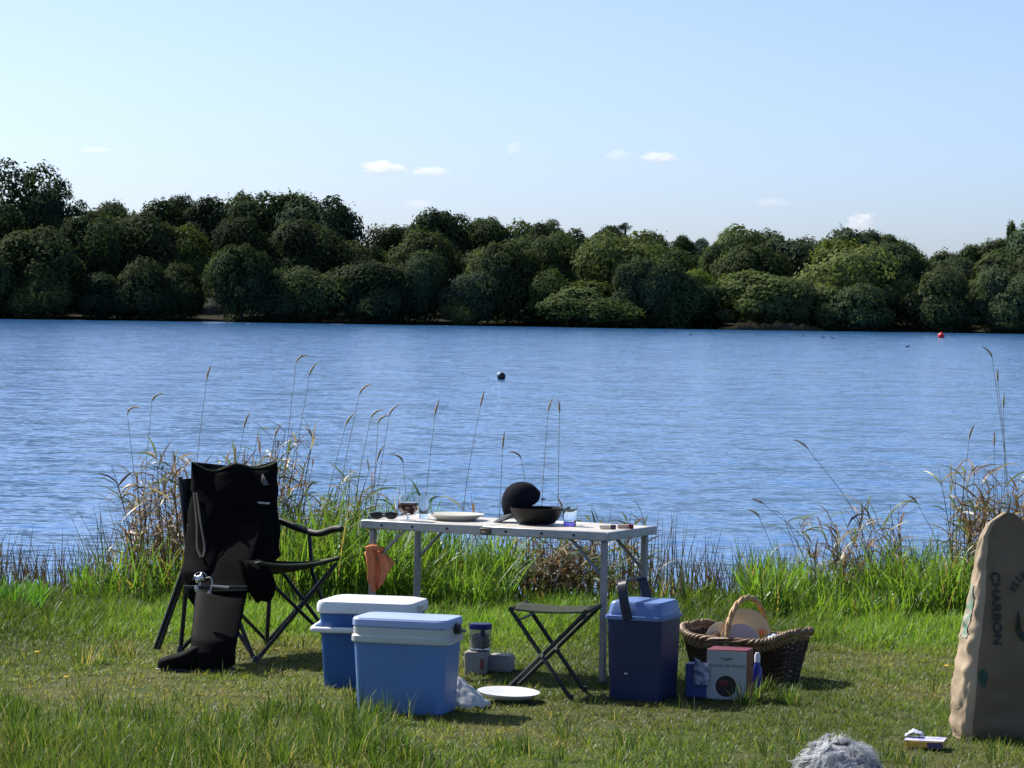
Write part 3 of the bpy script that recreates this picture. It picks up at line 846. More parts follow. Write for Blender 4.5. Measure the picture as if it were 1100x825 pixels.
plate('plate', 'yellow rimmed plate standing upright at the back of the wicker basket', at(800, 681, BC.y + .03), .115, 76, R(4), mat('yellow_plate', (0.66, 0.48, 0.24), 0.35, var=0.05))
plate('plate', 'pinkish white plate standing upright in front of the yellow rimmed one in the basket', at(795, 692, BC.y - .035), .092, 70, R(2), mat('pink_plate', (0.60, 0.46, 0.42), 0.35, var=0.05))
plate('plate', 'white plate leaning at the left inside the wicker basket', at(776, 686, BC.y + .06), .075, 74, R(-14), mat('white_plate', (0.60, 0.57, 0.52), 0.35, var=0.05))
c = at(822, 692, BC.y + .02)
t = thing('bottle', 'small yellow bottle with an orange cap in the wicker basket near the handle', 'bottle', c)
Mt = Matrix.Rotation(R(-12), 3, 'Y')
MB().lathe([(0.018, -.06), (0.020, -.055), (0.020, 0.03), (0.016, 0.042)], 18, M=Mt).build('body', mat('yellow_bottle', (0.75, 0.45, 0.03), 0.3), t)
MB().lathe([(0.017, 0.0425), (0.017, 0.062), (0.014, 0.066)], 18, M=Mt).build('cap', mat('orange_cap', (0.75, 0.22, 0.05), 0.35), t)
c = inb(.13, .05, .17)
t = thing('napkin', 'crumpled pale blue napkin lying in the right end of the wicker basket', 'napkin', c)
def nap(u, v):
    x, y = (u - .5) * .13, (v - .5) * .11
    return Vector((x, y, .03 + .022 * mnoise.noise(Vector((x * 30, y * 30, 2))) + .012 * mnoise.noise(Vector((x * 70, y * 70, 5))) - 4 * (x * x + y * y)))
MB().grid(nap, 18, 16).build('sheet', mat('pale_blue_paper', (0.45, 0.56, 0.72), 0.8), t, ang=60, solid=.002)
c = inb(-.12, .02, .15)
t = thing('cloth', 'dark brown cloth bundled in the left end of the wicker basket', 'cloth', c)
MB().ball((0, 0, 0), (.10, .09, .06), 24, 14, lambda d: 1 + .25 * mnoise.noise(d * 3)).build('bundle', mat('brown_cloth', (0.06, 0.035, 0.022), 0.9, bump=.3), t, ang=80)

# ------------------------------------------------------------------ text helper
def text_mesh(txt, size, name='lettering', bold=0.0, space=1.0):
    cu = bpy.data.curves.new(name, 'FONT'); cu.body = txt; cu.size = size; cu.align_x = 'LEFT'; cu.offset = bold; cu.space_character = space
    cu.resolution_u = 4
    o = bpy.data.objects.new('tmp', cu); col.objects.link(o)
    dg = bpy.context.evaluated_depsgraph_get(); dg.update()
    me = bpy.data.meshes.new_from_object(o.evaluated_get(dg))
    bpy.data.objects.remove(o); bpy.data.curves.remove(cu)
    return me
def place_text(me, fn, mat_, parent, name='lettering', weld_depth=0.0):
    for v in me.vertices: v.co = fn(v.co.x, v.co.y)
    me.materials.clear(); me.materials.append(mat_)
    o = bpy.data.objects.new(name, me); col.objects.link(o); o.parent = parent
    return o

# ------------------------------------------------------------------ wine box
p = onz(758.5, 751)
th = R(-17)
WBW, WBD, WBH = .178, .125, .218
c = p + Matrix.Rotation(th, 3, 'Z') @ Vector((WBW / 2, WBD / 2, 0)); c.z = 0
t = thing('wine_box', 'white and burgundy wine carton with a dark round picture, leaning against the wicker basket', 'carton', c, th)
m_burg = mat('burgundy_card', (0.16, 0.018, 0.032), 0.5, scale=10)
MB().box((0, 0, WBH / 2), (WBW, WBD, WBH)).build('carton', m_burg, t, bevel=.003)
fp = MB().box((0, -WBD / 2 - .001, WBH / 2 - .002), (WBW - .004, .002, WBH - .008)).build('front_panel', mat('white_card', (0.42, 0.44, 0.42), 0.55, scale=6, var=.04), t)
yy0 = -WBD / 2 - .0026
m_ink = mat('grey_green_ink', (0.10, 0.13, 0.13), 0.6)
me = text_mesh('MOULIN DE VERNES', .0185, bold=.0002); wdt = max(v.co.x for v in me.vertices)
place_text(me, lambda x, y: Vector((x - wdt / 2 - .002, yy0, .142 + y)), m_ink, fp)
b = MB(); b.lathe([(.046, 0), (.046, .0008), (0, .001)], 40, c=(-.002, yy0 + .0012, .060), M=Matrix.Rotation(R(90), 3, 'X'))
b.build('round_picture', mat('dark_print', (0.02, 0.014, 0.012), 0.5, scale=16, c2=(0.015, 0.02, 0.014)), fp)
b = MB(); b.ball((-.012, yy0 - .0006, .075), (.022, .0006, .014), 14, 8, lambda d: 1 + .2 * mnoise.noise(d * 3)); b.build('red_patch', mat('red_print', (0.16, 0.02, 0.025), 0.5), fp)
b = MB()
for k in range(7):
    a = (k - 3) * .26
    b.tube([(0, yy0, .172), (.030 * math.sin(a) * 1.4, yy0, .172 + .013 * math.cos(a))], .0011, 5)
b.build('emblem', m_ink, fp)
# blue carton left of it
p = onz(737.5, 752); th = R(-15)
t = thing('carton', 'dark blue carton with crumpled grey white packet, between navy cool box and wine carton', 'carton', p + Vector((.058, .09, -p.z)), th)
MB().box((0, 0, .075), (.105, .08, .15)).build('box', mat('blue_card', (0.03, 0.055, 0.21), 0.5), t, bevel=.004)
def pk(u, v):
    x, z = -.012 + .068 * u, .062 + .118 * v
    return Vector((x + .012 * mnoise.noise(Vector((v * 4, u * 2, 1))), -.047 - .010 * math.sin(u * 3.14) + .01 * mnoise.noise(Vector((u * 5, v * 6, 3))), z - .035 * u * v))
MB().grid(pk, 14, 18).build('packet', mat('grey_white_packet', (0.42, 0.45, 0.52), 0.5, scale=45, c2=(0.12, 0.14, 0.24)), t, ang=70, solid=.004)
# blue bottle right of it
p = onz(813, 740)
t = thing('bottle', 'small blue bottle with a white cap standing right of the wine carton', 'bottle', p)
MB().lathe([(.0, 0), (.020, 0), (.022, .006), (.022, .085), (.012, .11), (.011, .118)], 20, cap=(False, True)).build('body', mat('blue_bottle', (0.02, 0.03, 0.30), 0.25), t)
MB().lathe([(.013, .119), (.013, .150), (.008, .162), (.0, .163)], 16).build('cap', mat('white_cap', (0.75, 0.75, 0.8), 0.4), t)

# ------------------------------------------------------------------ jar on grey cartons
m_gcard = mat('grey_card', (0.30, 0.29, 0.27), 0.7, scale=9, var=.12)
p = onz(500, 724)
t = thing('carton', 'grey carton carrying the tall jar, left one of two behind the light blue cool box', 'carton', p + Vector((.052, .075, -p.z)), R(-8))
MB().loft([rrect(.094, .14, .008, 0), rrect(.096, .142, .01, .004), rrect(.100, .146, .01, .094), rrect(.092, .138, .01, .1)]).build('box', m_gcard, t, ang=35)
MB().box((.034, -.0745, .045), (.018, .003, .05)).build('red_label', mat('dull_red_print', (0.22, 0.07, 0.06), 0.6), t)
jz = .1
jp = p + Vector((.065, .075, -p.z))
p2 = onz(527, 722)
t = thing('carton', 'lower grey carton lying right of the one under the jar', 'carton', p2 + Vector((.048, .07, -p2.z)), R(-12))
MB().loft([rrect(.105, .13, .012, 0), rrect(.108, .134, .014, .004), rrect(.106, .132, .016, .066), rrect(.09, .12, .016, .076)]).build('box', m_gcard, t, ang=35)
t = thing('jar', 'tall clear jar of dark olives with a deep blue lid, standing on the grey carton', 'jar', (jp.x, jp.y, jz))
MB().lathe([(0, 0), (.046, 0), (.050, .004), (.051, .095), (.050, .100), (.0485, .1), (.0485, .006), (0, .005)], 28, cap=(False, False)).build('glass', mat('jar_plastic', (0.85, 0.87, 0.86), 0.08, trans=0.9, var=0), t)
b = MB()
r_ = random.Random(3)
for k in range(110):
    a = r_.uniform(0, 6.28); rr = .037 * math.sqrt(r_.random())
    b.ball((rr * math.cos(a), rr * math.sin(a), .016 + .056 * r_.random()), (.011, .009, .009), 8, 6)
b.build('olives', mat('olives', (0.05, 0.055, 0.025), 0.35, scale=30, var=.5), t)
MB().lathe([(.052, .1005), (.053, .103), (.053, .122), (.050, .125), (0, .126)], 28).build('lid', mat('deep_blue_lid', (0.025, 0.03, 0.22), 0.35), t)
MB().box((.012, -.0515, .085), (.022, .003, .03)).build('label', mat('dark_label', (0.03, 0.03, 0.06), 0.5), t)

# white bag behind the front cooler
p = onz(498, 763)
t = thing('plastic_bag', 'crumpled white plastic bag lying against the right side of the light blue cool box', 'bag', (p.x, p.y + .10, 0))
def film(u, v):
    a = R(-215 + 290 * u)
    Rr_ = .085 + .055 * max(0, math.cos(a - R(-10))) + .012 * math.sin(5 * a)
    rr = Rr_ * v ** .8
    fold = (.5 + .5 * math.cos(9 * a + 2 * v)) ** 2
    z = .125 * (1 - v) ** .75 * (1 - .35 * v) + .022 * fold * v * (1 - .5 * v) + .012 * abs(mnoise.noise(Vector((math.cos(a) * 3, math.sin(a) * 3, v * 5))))
    return Vector((-.03 + rr * math.cos(a) + .014 * mnoise.noise(Vector((u * 9, v * 5, 3))), rr * math.sin(a) * .75 - .02, z + .004))
MB().grid(film, 72, 16).build('sack', mat('white_film', (0.74, 0.76, 0.76), 0.22, trans=.3, var=.06), t, ang=45, solid=.0015)
# plate on the grass
p = onz(546, 755)
t = thing('plate', 'white oval plate lying on the grass in front of the folding stool', 'plate', (p.x, p.y, .022), R(-6))
pl = MB().lathe([(0.0, 0.0), (.085, 0.0), (.10, .006), (.130, .024), (.133, .028), (.129, .0285), (.096, .012), (0.0, .009)], 44, M=Matrix.Rotation(R(2), 3, 'X') @ Matrix.Rotation(R(2), 3, 'Y'), cap=(False, False)).build('dish', mat('white_china', (0.70, 0.71, 0.73), 0.25, var=.03), t)

# ------------------------------------------------------------------ camp chair
m_chair = mat('chair_fabric', (0.022, 0.025, 0.020), 0.85, spec=.2, scale=30, bump=.2, bscale=250)
m_edge = mat('chair_edging', (0.10, 0.11, 0.06), 0.7)
CC = onz(284, 703); CC.z = 0
CTH = R(-45)
CHR = Matrix.Rotation(CTH, 3, 'Z')
chair = thing('camping_chair', 'black folding camping chair with padded armrest, half buried under dark waders', 'chair', CC, CTH)
SH = .43
def seatf(u, v):
    y = (u - .5) * .50; x = -.22 + .47 * v
    z = SH - .05 * (1 - (2 * u - 1) ** 2) * (1 - .5 * v) + .035 * v ** 3 - .02 * (1 - v)
    return Vector((x, y, z))
MB().grid(seatf, 18, 14).build('seat', m_chair, chair, ang=80, solid=.012)
edge = [seatf(0, k / 10) for k in range(11)] + [seatf(k / 10, 1) for k in range(1, 11)] + [seatf(1, 1 - k / 10) for k in range(1, 11)]
MB().tube([q + Vector((0, 0, .008)) for q in edge], .005, 6).build('piping', m_edge, chair)
def backf(u, v):
    y = (u - .5) * .50; z = SH - .02 + .42 * v
    x = -.215 - .13 * v - .03 * (1 - (2 * u - 1) ** 2)
    return Vector((x, y, z))
MB().grid(backf, 18, 14).build('backrest', m_chair, chair, ang=80, solid=.014)
for s in (-1, 1):
    MB().tube([(-.30, s * .27, .03), (-.26, s * .262, SH), (-.345, s * .25, SH + .41)], .011, 8).build('back_post', m_frame, chair)
    if s > 0: MB().tube(bez([(-.25, s * .285, .62), (-.1, s * .30, .585), (.02, s * .30, .57), (.08, s * .30, .578), (.16, s * .295, .60), (.22, s * .29, .605)], 5), [.012] + [.017] * 24 + [.012], 10).build('armrest', mat('armrest_foam', (.014, .014, .014), .6), chair)
    else: MB().tube(bez([(-.23, -.27, .50), (-.12, -.29, .475), (-.02, -.30, .46)], 5), .016, 10).build('armrest', m_frame, chair)
    MB().tube([(.24, s * .27, .02), (.02, s * .28, SH - .05), (-.02, s * .29, .575 if s > 0 else .45)], .010, 8).build('arm_post', m_frame, chair)
feet = {'fn': (.26, -.27, .012), 'ff': (.26, .27, .012), 'bn': (-.30, -.27, .012), 'bf': (-.33, .30, .012)}
tops = {'fn': (.23, -.25, SH + .01), 'ff': (.23, .25, SH + .01), 'bn': (-.23, -.25, SH - .01), 'bf': (-.23, .25, SH - .01)}
for a, b2 in (('fn', 'ff'), ('ff', 'bf'), ('bf', 'bn'), ('bn', 'fn')):
    MB().tube([feet[a], tops[b2]], .0095, 8).build('leg', m_frame, chair)
    MB().tube([feet[b2], tops[a]], .0095, 8).build('leg', m_frame, chair)
for k, q in feet.items():
    MB().lathe([(.02, 0), (.02, .02), (.014, .035), (0, .036)], 12, c=(q[0], q[1], 0)).build('foot_cap', m_dkpl, chair)
# long rear-left brace spreading outward to the left
MB().tube([(-.30, -.26, .40), (-.42, -.33, .012)], .012, 8).build('rear_strut', m_frame, chair)
MB().tube([(-.285, -.25, .40), (-.395, -.33, .012)], .009, 8).build('rear_strut', m_frame, chair)

# ------------------------------------------------------------------ waders over the chair
WG = onz(228, 722); WG.z = 0
wad = thing('chest_waders', 'dark chest waders draped over the chair, one rubber boot standing on the grass', 'waders', WG)
def c2w(q): return CC + CHR @ Vector(q) - WG
def bib_sec(k):
    "chair coordinates: height, centre forward, centre across, half thickness, half width"
    K = np.linspace(0, 1, 9)
    lo_ = np.interp(k, K, [-.45, -.47, -.47, -.43, -.375, -.31, -.235, -.19, -.185])
    hi_ = np.interp(k, K, [-.25, -.15, .0, .14, .19, .235, .285, .325, .34])
    return (np.interp(k, K, [.26, .35, .42, .47, .55, .66, .78, .86, .885]), np.interp(k, K, [.02, .0, -.02, -.07, -.13, -.20, -.275, -.33, -.345]),
            (lo_ + hi_) / 2, np.interp(k, K, [.04, .07, .085, .085, .075, .06, .045, .03, .012]), (hi_ - lo_) / 2)
def bibp(k, a):
    z, cx, cy, hx, hy = [float(q) for q in bib_sec(k)]
    c_, s_ = math.cos(a), math.sin(a)
    x = hx * math.copysign(abs(c_) ** .8, c_); y = hy * math.copysign(abs(s_) ** .55, s_)
    n1 = mnoise.noise(Vector((y * 7, z * 5, 1 + x * 4))); n2 = mnoise.noise(Vector((y * 16, z * 12, x * 12 + 4)))
    top = max(0, (k - .8) / .2)
    n3 = mnoise.noise(Vector((y * 11 + z * 3, z * 2.2, 9)))
    return c2w((cx + x * (1 + .25 * n1) + .018 * n1 + .012 * n2 + .022 * abs(n3) * (1 if x > 0 else 0), cy + y * (1 + .05 * n1) + .01 * n2, z + top * (.018 * math.sin(y * 22 + 1) + .02 * n1 + .02 * max(0, abs(y) / hy - .6))))
MB().loft([[bibp(j / 40, 2 * PI * k / 56) for k in range(56)] for j in range(41)]).build('bib', m_black, wad, ang=80)
def bib(u, v):
    q = bibp(v, 0.0); return Vector(q)
def ell(cx, cy, z, rx, ry, n=28, ph=0.0, fold=.03):
    return [Vector((cx + rx * math.cos(a) * (1 + fold * math.sin(3 * a + ph + z * 9)), cy + ry * math.sin(a) * (1 + fold * math.sin(4 * a + ph * 2 - z * 7)),
                    z + .008 * math.sin(2 * a + ph))) for a in [2 * PI * k / n for k in range(n)]]
secs = [(.06, .80, .62, .09, .03), (.035, .69, .55, .112, .06), (.016, .55, .47, .118, .078), (.010, .42, .38, .120, .080), (.008, .28, .30, .118, .080), (.006, .15, .22, .112, .076), (.004, .04, .15, .106, .07), (.0, .0, .09, .102, .068), (0, 0, .03, .102, .066)]
secs = [(a, b_, z, rx, ry) for a, b_, z, rx, ry in secs]
lo = []
for i in range(len(secs) - 1):
    for k in range(4):
        f = k / 4; lo.append([p_ * (1 - f) + q_ * f for p_, q_ in zip(secs[i], secs[i + 1])])
lo.append(secs[-1])
ell_ = [ell(a, b_, z, rx, ry, ph=i * .05) for i, (a, b_, z, rx, ry) in enumerate(lo)]
cut = next(i for i, q in enumerate(lo) if q[2] < .36)
MB().loft(ell_[:cut + 1]).build('leg', m_black, wad, ang=80)
shaft = [[Vector((lo[i + cut][0], lo[i + cut][1], 0)) * .05 + Vector((q.x * .95, q.y * .95, q.z)) if 0 else q * 1.0 for q in l] for i, l in enumerate(ell_[cut:])]
MB().loft(shaft).build('boot_shaft', m_rubber, wad, ang=80)
c_ = lo[cut]
MB().tube([Vector((c_[0] + (c_[3] + .002) * math.cos(a), c_[1] + (c_[4] + .002) * math.sin(a), c_[2])) for a in [2 * PI * k / 40 for k in range(41)]], .007, 6).build('boot_cuff', m_rubber, wad)
# second leg hanging under the seat
lo = [(.13, .42, .47, .06, .05), (.16, .40, .42, .075, .05), (.185, .38, .36, .075, .05), (.195, .37, .32, .055, .045), (.195, .37, .29, .03, .03)]
MB().loft([ell(a, b_, z, rx, ry, ph=i) for i, (a, b_, z, rx, ry) in enumerate(lo)]).build('leg', m_black, wad, ang=80)
# boot
def foot(x, hw, h, z0=.0):
    n = 20; out = []
    for k in range(n):
        a = 2 * PI * k / n
        yy_ = hw * math.copysign(abs(math.cos(a)) ** .7, math.cos(a)); zz = h / 2 + h / 2 * math.copysign(abs(math.sin(a)) ** .75, math.sin(a))
        out.append(Vector((x, yy_, z0 + zz)))
    return out
bt = MB()
bt.loft([foot(.094, .03, .04, .004), foot(.08, .044, .05), foot(.04, .050, .06), foot(.0, .052, .09), (foot(-.06, .052, .145)), foot(-.105, .050, .108), foot(-.15, .052, .085), foot(-.20, .052, .074), foot(-.235, .042, .062), foot(-.25, .022, .045, .006)])
bt.build('boot', m_rubber, wad, ang=60, sub=1)
MB().loft([foot(.104, .045, .022), foot(.09, .054, .024), foot(.0, .057, .024), foot(-.06, .05, .02), foot(-.15, .056, .022), foot(-.21, .054, .022), foot(-.256, .026, .02)]).build('sole', m_dkpl, wad, ang=40)
m_silver = mat('worn_silver', (.45, .44, .42), .35, metal=.5)
MB().tube([bibp(.985, PI / 2 * (1 - 2 * k / 40)) + Vector((0, -.004, .004)) for k in range(41)], .004, 6).build('top_piping', m_edge, wad)
m_strap = mat('grey_webbing', (.018, .019, .016), .8)
for off in (0, .035):
    q = [bibp(.74, -1.25 + off * 6) + Vector((0, -.01, 0)), bibp(.6, -1.1 + off * 5) + Vector((0, -.018, 0)), bibp(.47, -1.0 + off * 8) + Vector((0, -.02, 0)), bibp(.40, -.9 + off * 2) + Vector((0, -.02, 0))]
    MB().tube(bez(q, 6), .006, 6, flat=.3).build('strap', m_strap, wad)
def bface(y_, k):
    best = min((bibp(k, q * .05) for q in range(-31, 32)), key=lambda p_: abs(p_.x - y_) + (0 if p_.y < .6 else 9))
    return best
q0 = bface(.145, .68) + Vector((0, -.012, 0))
MB().box(q0, (.075, .008, .010), Matrix.Rotation(R(4), 3, 'Y')).build('zip', m_silver, wad, bevel=.002)
q1 = bface(.155, .77) + Vector((0, -.014, 0))
MB().add([q1 + Vector((-.025, .01, .055)), q1 + Vector((.022, .03, -.03)), q1 + Vector((-.006, .006, -.035)), q1 + Vector((-.03, 0, .02))], [(0, 3, 2, 1)]).build('pocket_lining', mat('grey_lining', (.12, .12, .12), .7), wad, solid=.004)
MB().ball((-.085, .085, .37), (.009, .005, .018), 10, 8).build('buckle', m_silver, wad)

# reel with rod handle lying across the waders
RP = at(218, 628, WG.y + .13)
rod = thing('fishing_reel', 'silver fishing reel on a short rod handle lying level across the dark waders', 'fishing reel', RP)
MB().tube([(-.085, 0, -.012), (.05, 0, -.012), (.20, .02, -.010)], [.008, .009, .006], 10).build('rod_handle', m_dkpl, rod)
MB().tube([(.045, -.008, -.006), (.12, -.004, -.012)], [.006, .006], 8).build('rod_grip_ring', m_silver, rod)
MB().lathe([(.020, -.02), (.026, -.018), (.026, -.012), (.017, -.009), (.017, .009), (.026, .012), (.026, .018), (.018, .02)], 20, c=(-.015, 0, .028), M=Matrix.Rotation(R(70), 3, 'Y')).build('spool', m_chrome, rod)
MB().tube([(-.015, 0, -.008), (-.012, 0, .02)], .006, 8).build('reel_foot', m_silver, rod)
MB().tube(bez([(.01, 0, .03), (.035, -.02, .035), (.045, -.025, .01), (.035, -.03, -.03)], 5), .003, 6).build('crank', m_silver, rod)
MB().ball((.033, -.032, -.034), (.009, .009, .009), 10, 8).build('crank_knob', m_silver, rod)
MB().tube(bez([(-.045, -.01, .02), (-.035, -.03, .05), (0, -.03, .06), (.02, -.02, .04)], 5), .0018, 5).build('bail_wire', m_silver, rod)

# ------------------------------------------------------------------ charcoal bag
m_paper = mat('brown_kraft_paper', (0.19, 0.14, 0.09), 0.75, spec=.2, scale=5, var=.12, bump=.35, bscale=14)
m_gusset_lit = mat('sunlit_gusset_paper', (0.40, 0.31, 0.21), 0.75, spec=.2, scale=5, var=.12, bump=.4, bscale=18)  # same sack paper, left gusset painted lighter as if in the sun
m_bink = mat('dark_green_ink', (0.022, 0.030, 0.024), 0.7)
m_gink = mat('green_ink', (0.02, 0.07, 0.045), 0.7)
p = onz(1036, 796)
CBT = R(17)
cb = p + Matrix.Rotation(CBT, 3, 'Z') @ Vector((.215, .075, 0)); cb.z = 0
bag = thing('charcoal_bag', 'tall brown paper charcoal sack printed CHARBON, standing on the grass at the right edge', 'sack', cb, CBT)
BH = .885
def bag_hw(h):   # half width
    return float(np.interp(h, [0, .04, .2, .37, .55, .70, .80, .86, .885], [.205, .215, .212, .188, .155, .138, .120, .078, .020]))
def bag_hd(h):
    return float(np.interp(h, [0, .04, .2, .4, .6, .75, .83, .885], [.075, .088, .092, .085, .06, .03, .014, .006]))
def bagp(side, h):
    "side 0..1 round the section: front face 0-.36, right, back, left"
    a = 2 * PI * side - PI * .5
    e = .35
    c_, s_ = math.cos(a), math.sin(a)
    x = bag_hw(h) * math.copysign(abs(c_) ** e, c_); y = bag_hd(h) * math.copysign(abs(s_) ** (e * 1.3), s_)
    n1 = mnoise.noise(Vector((x * 7, h * 7, y * 9))); n2 = mnoise.noise(Vector((x * 18 + 3, h * 22, y * 30)))
    k = 1 if abs(c_) > .8 else .35
    cr = k * (.020 * n1 + .018 * n2) + .022 * mnoise.noise(Vector((1.7, h * 9 + 1.5 * y, y * 6))) * max(0, abs(c_) - .75) * 3
    return Vector((x - math.copysign(cr, -x) * abs(c_), y + math.copysign(.014 * n1 + .034 * (abs(mnoise.noise(Vector((x * 6 + h * 2, h * 5 - x * 4, 7)))) - .2) + .014 * (abs(mnoise.noise(Vector((x * 14 - h * 5, h * 11 + x * 6, 3)))) - .2) + .004 * n2, y) * abs(s_), h + (.035 * (.5 - abs(x / .1 + .25)) if h > .8 else 0) * (h - .8) / .085 + .022 * mnoise.noise(Vector((x * 16, 3, y * 10))) * max(0, h - .7) / .18))
NH, NSd = 70, 96
MB().loft([[bagp(k / NSd, BH * j / NH) for k in range(NSd)] for j in range(NH + 1)]).build('paper_sack', m_paper, bag, ang=75)
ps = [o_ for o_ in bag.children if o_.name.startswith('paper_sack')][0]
ps.data.materials.append(m_gusset_lit)
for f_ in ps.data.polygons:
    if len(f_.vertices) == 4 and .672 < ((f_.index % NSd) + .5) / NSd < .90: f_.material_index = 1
def front_y(x, h):
    hw = bag_hw(h); r_ = max(-.97, min(.97, x / hw))
    c_ = math.copysign(abs(r_) ** (1 / .35), r_); s_ = -math.sqrt(max(0, 1 - c_ * c_))
    sd = (math.atan2(s_, c_) + PI * .5) / (2 * PI)
    return bagp(sd % 1.0, h)
def on_front(x, h, off=.003):
    q = front_y(x, h); return Vector((x, q.y - off, h))
me = text_mesh('CHARBON', .054, bold=.0016, space=1.0)
L_ = max(v.co.x for v in me.vertices); 
place_text(me, lambda x, y: on_front(-.108 + .004 + y * .9 + 0.03 * 0, .665 - x * (.285 / L_), .0075), m_bink, bag)
me = text_mesh('ELUE', .040, bold=.0008)
def arc(x, y):
    a = R(150) - x / .105; r_ = .125 + y
    return on_front(.075 + r_ * math.cos(a) * .8, .52 + r_ * math.sin(a), .0085)
place_text(me, arc, m_bink, bag)
def flame(u, v):
    a = 2 * PI * u; r_ = v * .085 * (1 + .12 * math.sin(3 * a))
    return on_front(.115 + r_ * math.cos(a) * .7, .50 + r_ * math.sin(a) * 1.1, .006)
MB().grid(flame, 30, 6).build('printed_flame', m_bink, bag, ang=180)
def swash(u, v):
    a = R(180 + 75 * u); r_ = .115 + .03 * v * math.sin(u * PI)
    return on_front(.085 + r_ * math.cos(a) * .75, .52 + r_ * math.sin(a) * 1.15, .006)
MB().grid(swash, 20, 3).build('printed_swash', m_bink, bag, ang=180)
def emb(u, v):
    return on_front(-.150 + (u - .5) * .042 * (1 - .8 * v) * 1.0, .275 - .055 * v + .012 * math.cos((u - .5) * 6), .004)
MB().grid(emb, 8, 8).build('printed_emblem', m_gink, bag, ang=180)
me = text_mesh('EAU', .03, bold=.0006)
place_text(me, lambda x, y: on_front(.085 + x, .185 + y, .004), m_bink, bag)
def grn(u, v):
    h = .40 + .21 * v; sd = .735 + .025 * u
    q = bagp(sd, h); return Vector((q.x - .004, q.y, q.z))
MB().grid(grn, 6, 30).build('green_print', mat('green_print', (0.10, 0.26, 0.16), 0.7, scale=40, c2=(0.42, 0.36, 0.28)), bag, ang=180)

# packet on the grass
p = onz(996, 806)
t = thing('packet', 'white and yellow packet with violet printing lying flat on the grass near the charcoal sack', 'packet', (p.x, p.y + .03, .012), R(-14))
MB().box((0, 0, .013), (.15, .12, .026)).build('box', mat('yellow_card', (0.70, 0.40, 0.06), 0.5), t, bevel=.003)
MB().box((-.003, .0, .0275), (.152, .122, .003)).build('top_sheet', mat('lilac_white_paper', (0.62, 0.60, 0.72), 0.5, scale=25, c2=(0.28, 0.27, 0.55)), t, bevel=.001)
MB().box((.04, -.0605, .012), (.06, .002, .020)).build('dark_panel', mat('violet_print', (0.08, 0.05, 0.13), 0.5), t)
def flp(u, v): return Vector((-.085 + .07 * u, .03 + .06 * v - .03, .034 + .018 * math.sin(u * 3) + .012 * mnoise.noise(Vector((u * 4, v * 4, 1)))))
MB().grid(flp, 8, 8).build('loose_flap', mat('pale_sheet', (0.55, 0.60, 0.75), 0.5), t, ang=80, solid=.0015)

# ------------------------------------------------------------------ person reclining in front (only the hair shows)
def skin_body(name, joints, edges, m, parent, sub=2):
    me = bpy.data.meshes.new(name)
    me.from_pydata([j[0] for j in joints], edges, [])
    o = bpy.data.objects.new(name, me); col.objects.link(o); o.parent = parent
    md = o.modifiers.new('skin', 'SKIN'); md.use_smooth_shade = True
    for i, j in enumerate(joints):
        r_ = j[1]; r_ = r_ if isinstance(r_, tuple) else (r_, r_)
        me.skin_vertices[0].data[i].radius = r_
        me.skin_vertices[0].data[i].use_root = (i == 0)
    s = o.modifiers.new('smooth', 'SUBSURF'); s.levels = sub; s.render_levels = sub
    me.materials.append(m)
    return o
HD = 8.42
hx = at(901, 800, HD).x
per = thing('person', 'person with grey curly hair lying back on the grass, only the hair in view', 'person', (hx, HD, -.025))
m_skin = mat('skin', (0.52, 0.32, 0.23), 0.5, scale=20, var=.05)
J = [((0, .62, .12), (.15, .11)), ((0, .45, .17), (.14, .10)), ((0, .27, .185), (.16, .09)), ((0, .17, .21), (.10, .07)), ((0, .10, .27), (.050, .055)), ((0, .035, .37), (.065, .075)), ((0, .0, .42), (.080, .095)), ((0, -.01, .465), (.065, .075)),
     ((-.17, .24, .17), .050), ((-.23, .10, .05), .042), ((-.22, .28, .045), .034), ((-.20, .36, .03), .036),
     ((.17, .24, .17), .050), ((.23, .10, .05), .042), ((.22, .28, .045), .034), ((.20, .36, .03), .036),
     ((-.10, .68, .11), .088), ((-.13, 1.08, .15), .062), ((-.14, 1.46, .06), .042), ((-.15, 1.50, .15), .032),
     ((.10, .68, .11), .088), ((.13, 1.08, .15), .062), ((.14, 1.46, .06), .042), ((.15, 1.50, .15), .032),
     ((0, .115, .365), (.016, .02)), ((0, .082, .40), (.018, .02)), ((-.083, .01, .42), (.012, .022)), ((.083, .01, .42), (.012, .022))]
E = [(0, 1), (1, 2), (2, 3), (3, 4), (4, 5), (5, 6), (6, 7), (2, 8), (8, 9), (9, 10), (10, 11), (2, 12), (12, 13), (13, 14), (14, 15), (0, 16), (16, 17), (17, 18), (18, 19), (0, 20), (20, 21), (21, 22), (22, 23), (6, 25), (6, 26), (6, 27)]
J.pop(24); E = [(a if a < 24 else a - 1, b_ if b_ < 24 else b_ - 1) for a, b_ in E]
body = skin_body('body', J, E, m_skin, per)
JS = [((0, .64, .12), (.165, .125)), ((0, .45, .17), (.158, .115)), ((0, .27, .185), (.17, .10)), ((0, .18, .21), (.10, .075)), ((-.17, .24, .17), .060), ((-.205, .16, .10), .052), ((.17, .24, .17), .060), ((.205, .16, .10), .052)]
skin_body('shirt', JS, [(0, 1), (1, 2), (2, 3), (2, 4), (4, 5), (2, 6), (6, 7)], mat('blue_grey_shirt', (0.14, 0.18, 0.25), 0.85, bump=.2), per)
JT = [((0, .63, .12), (.168, .128)), ((-.10, .72, .115), .102), ((-.13, 1.08, .15), .078), ((-.14, 1.40, .08), .060), ((.10, .72, .115), .102), ((.13, 1.08, .15), .078), ((.14, 1.40, .08), .060)]
skin_body('trousers', JT, [(0, 1), (1, 2), (2, 3), (0, 4), (4, 5), (5, 6)], mat('dark_trousers', (0.05, 0.06, 0.09), 0.85), per)
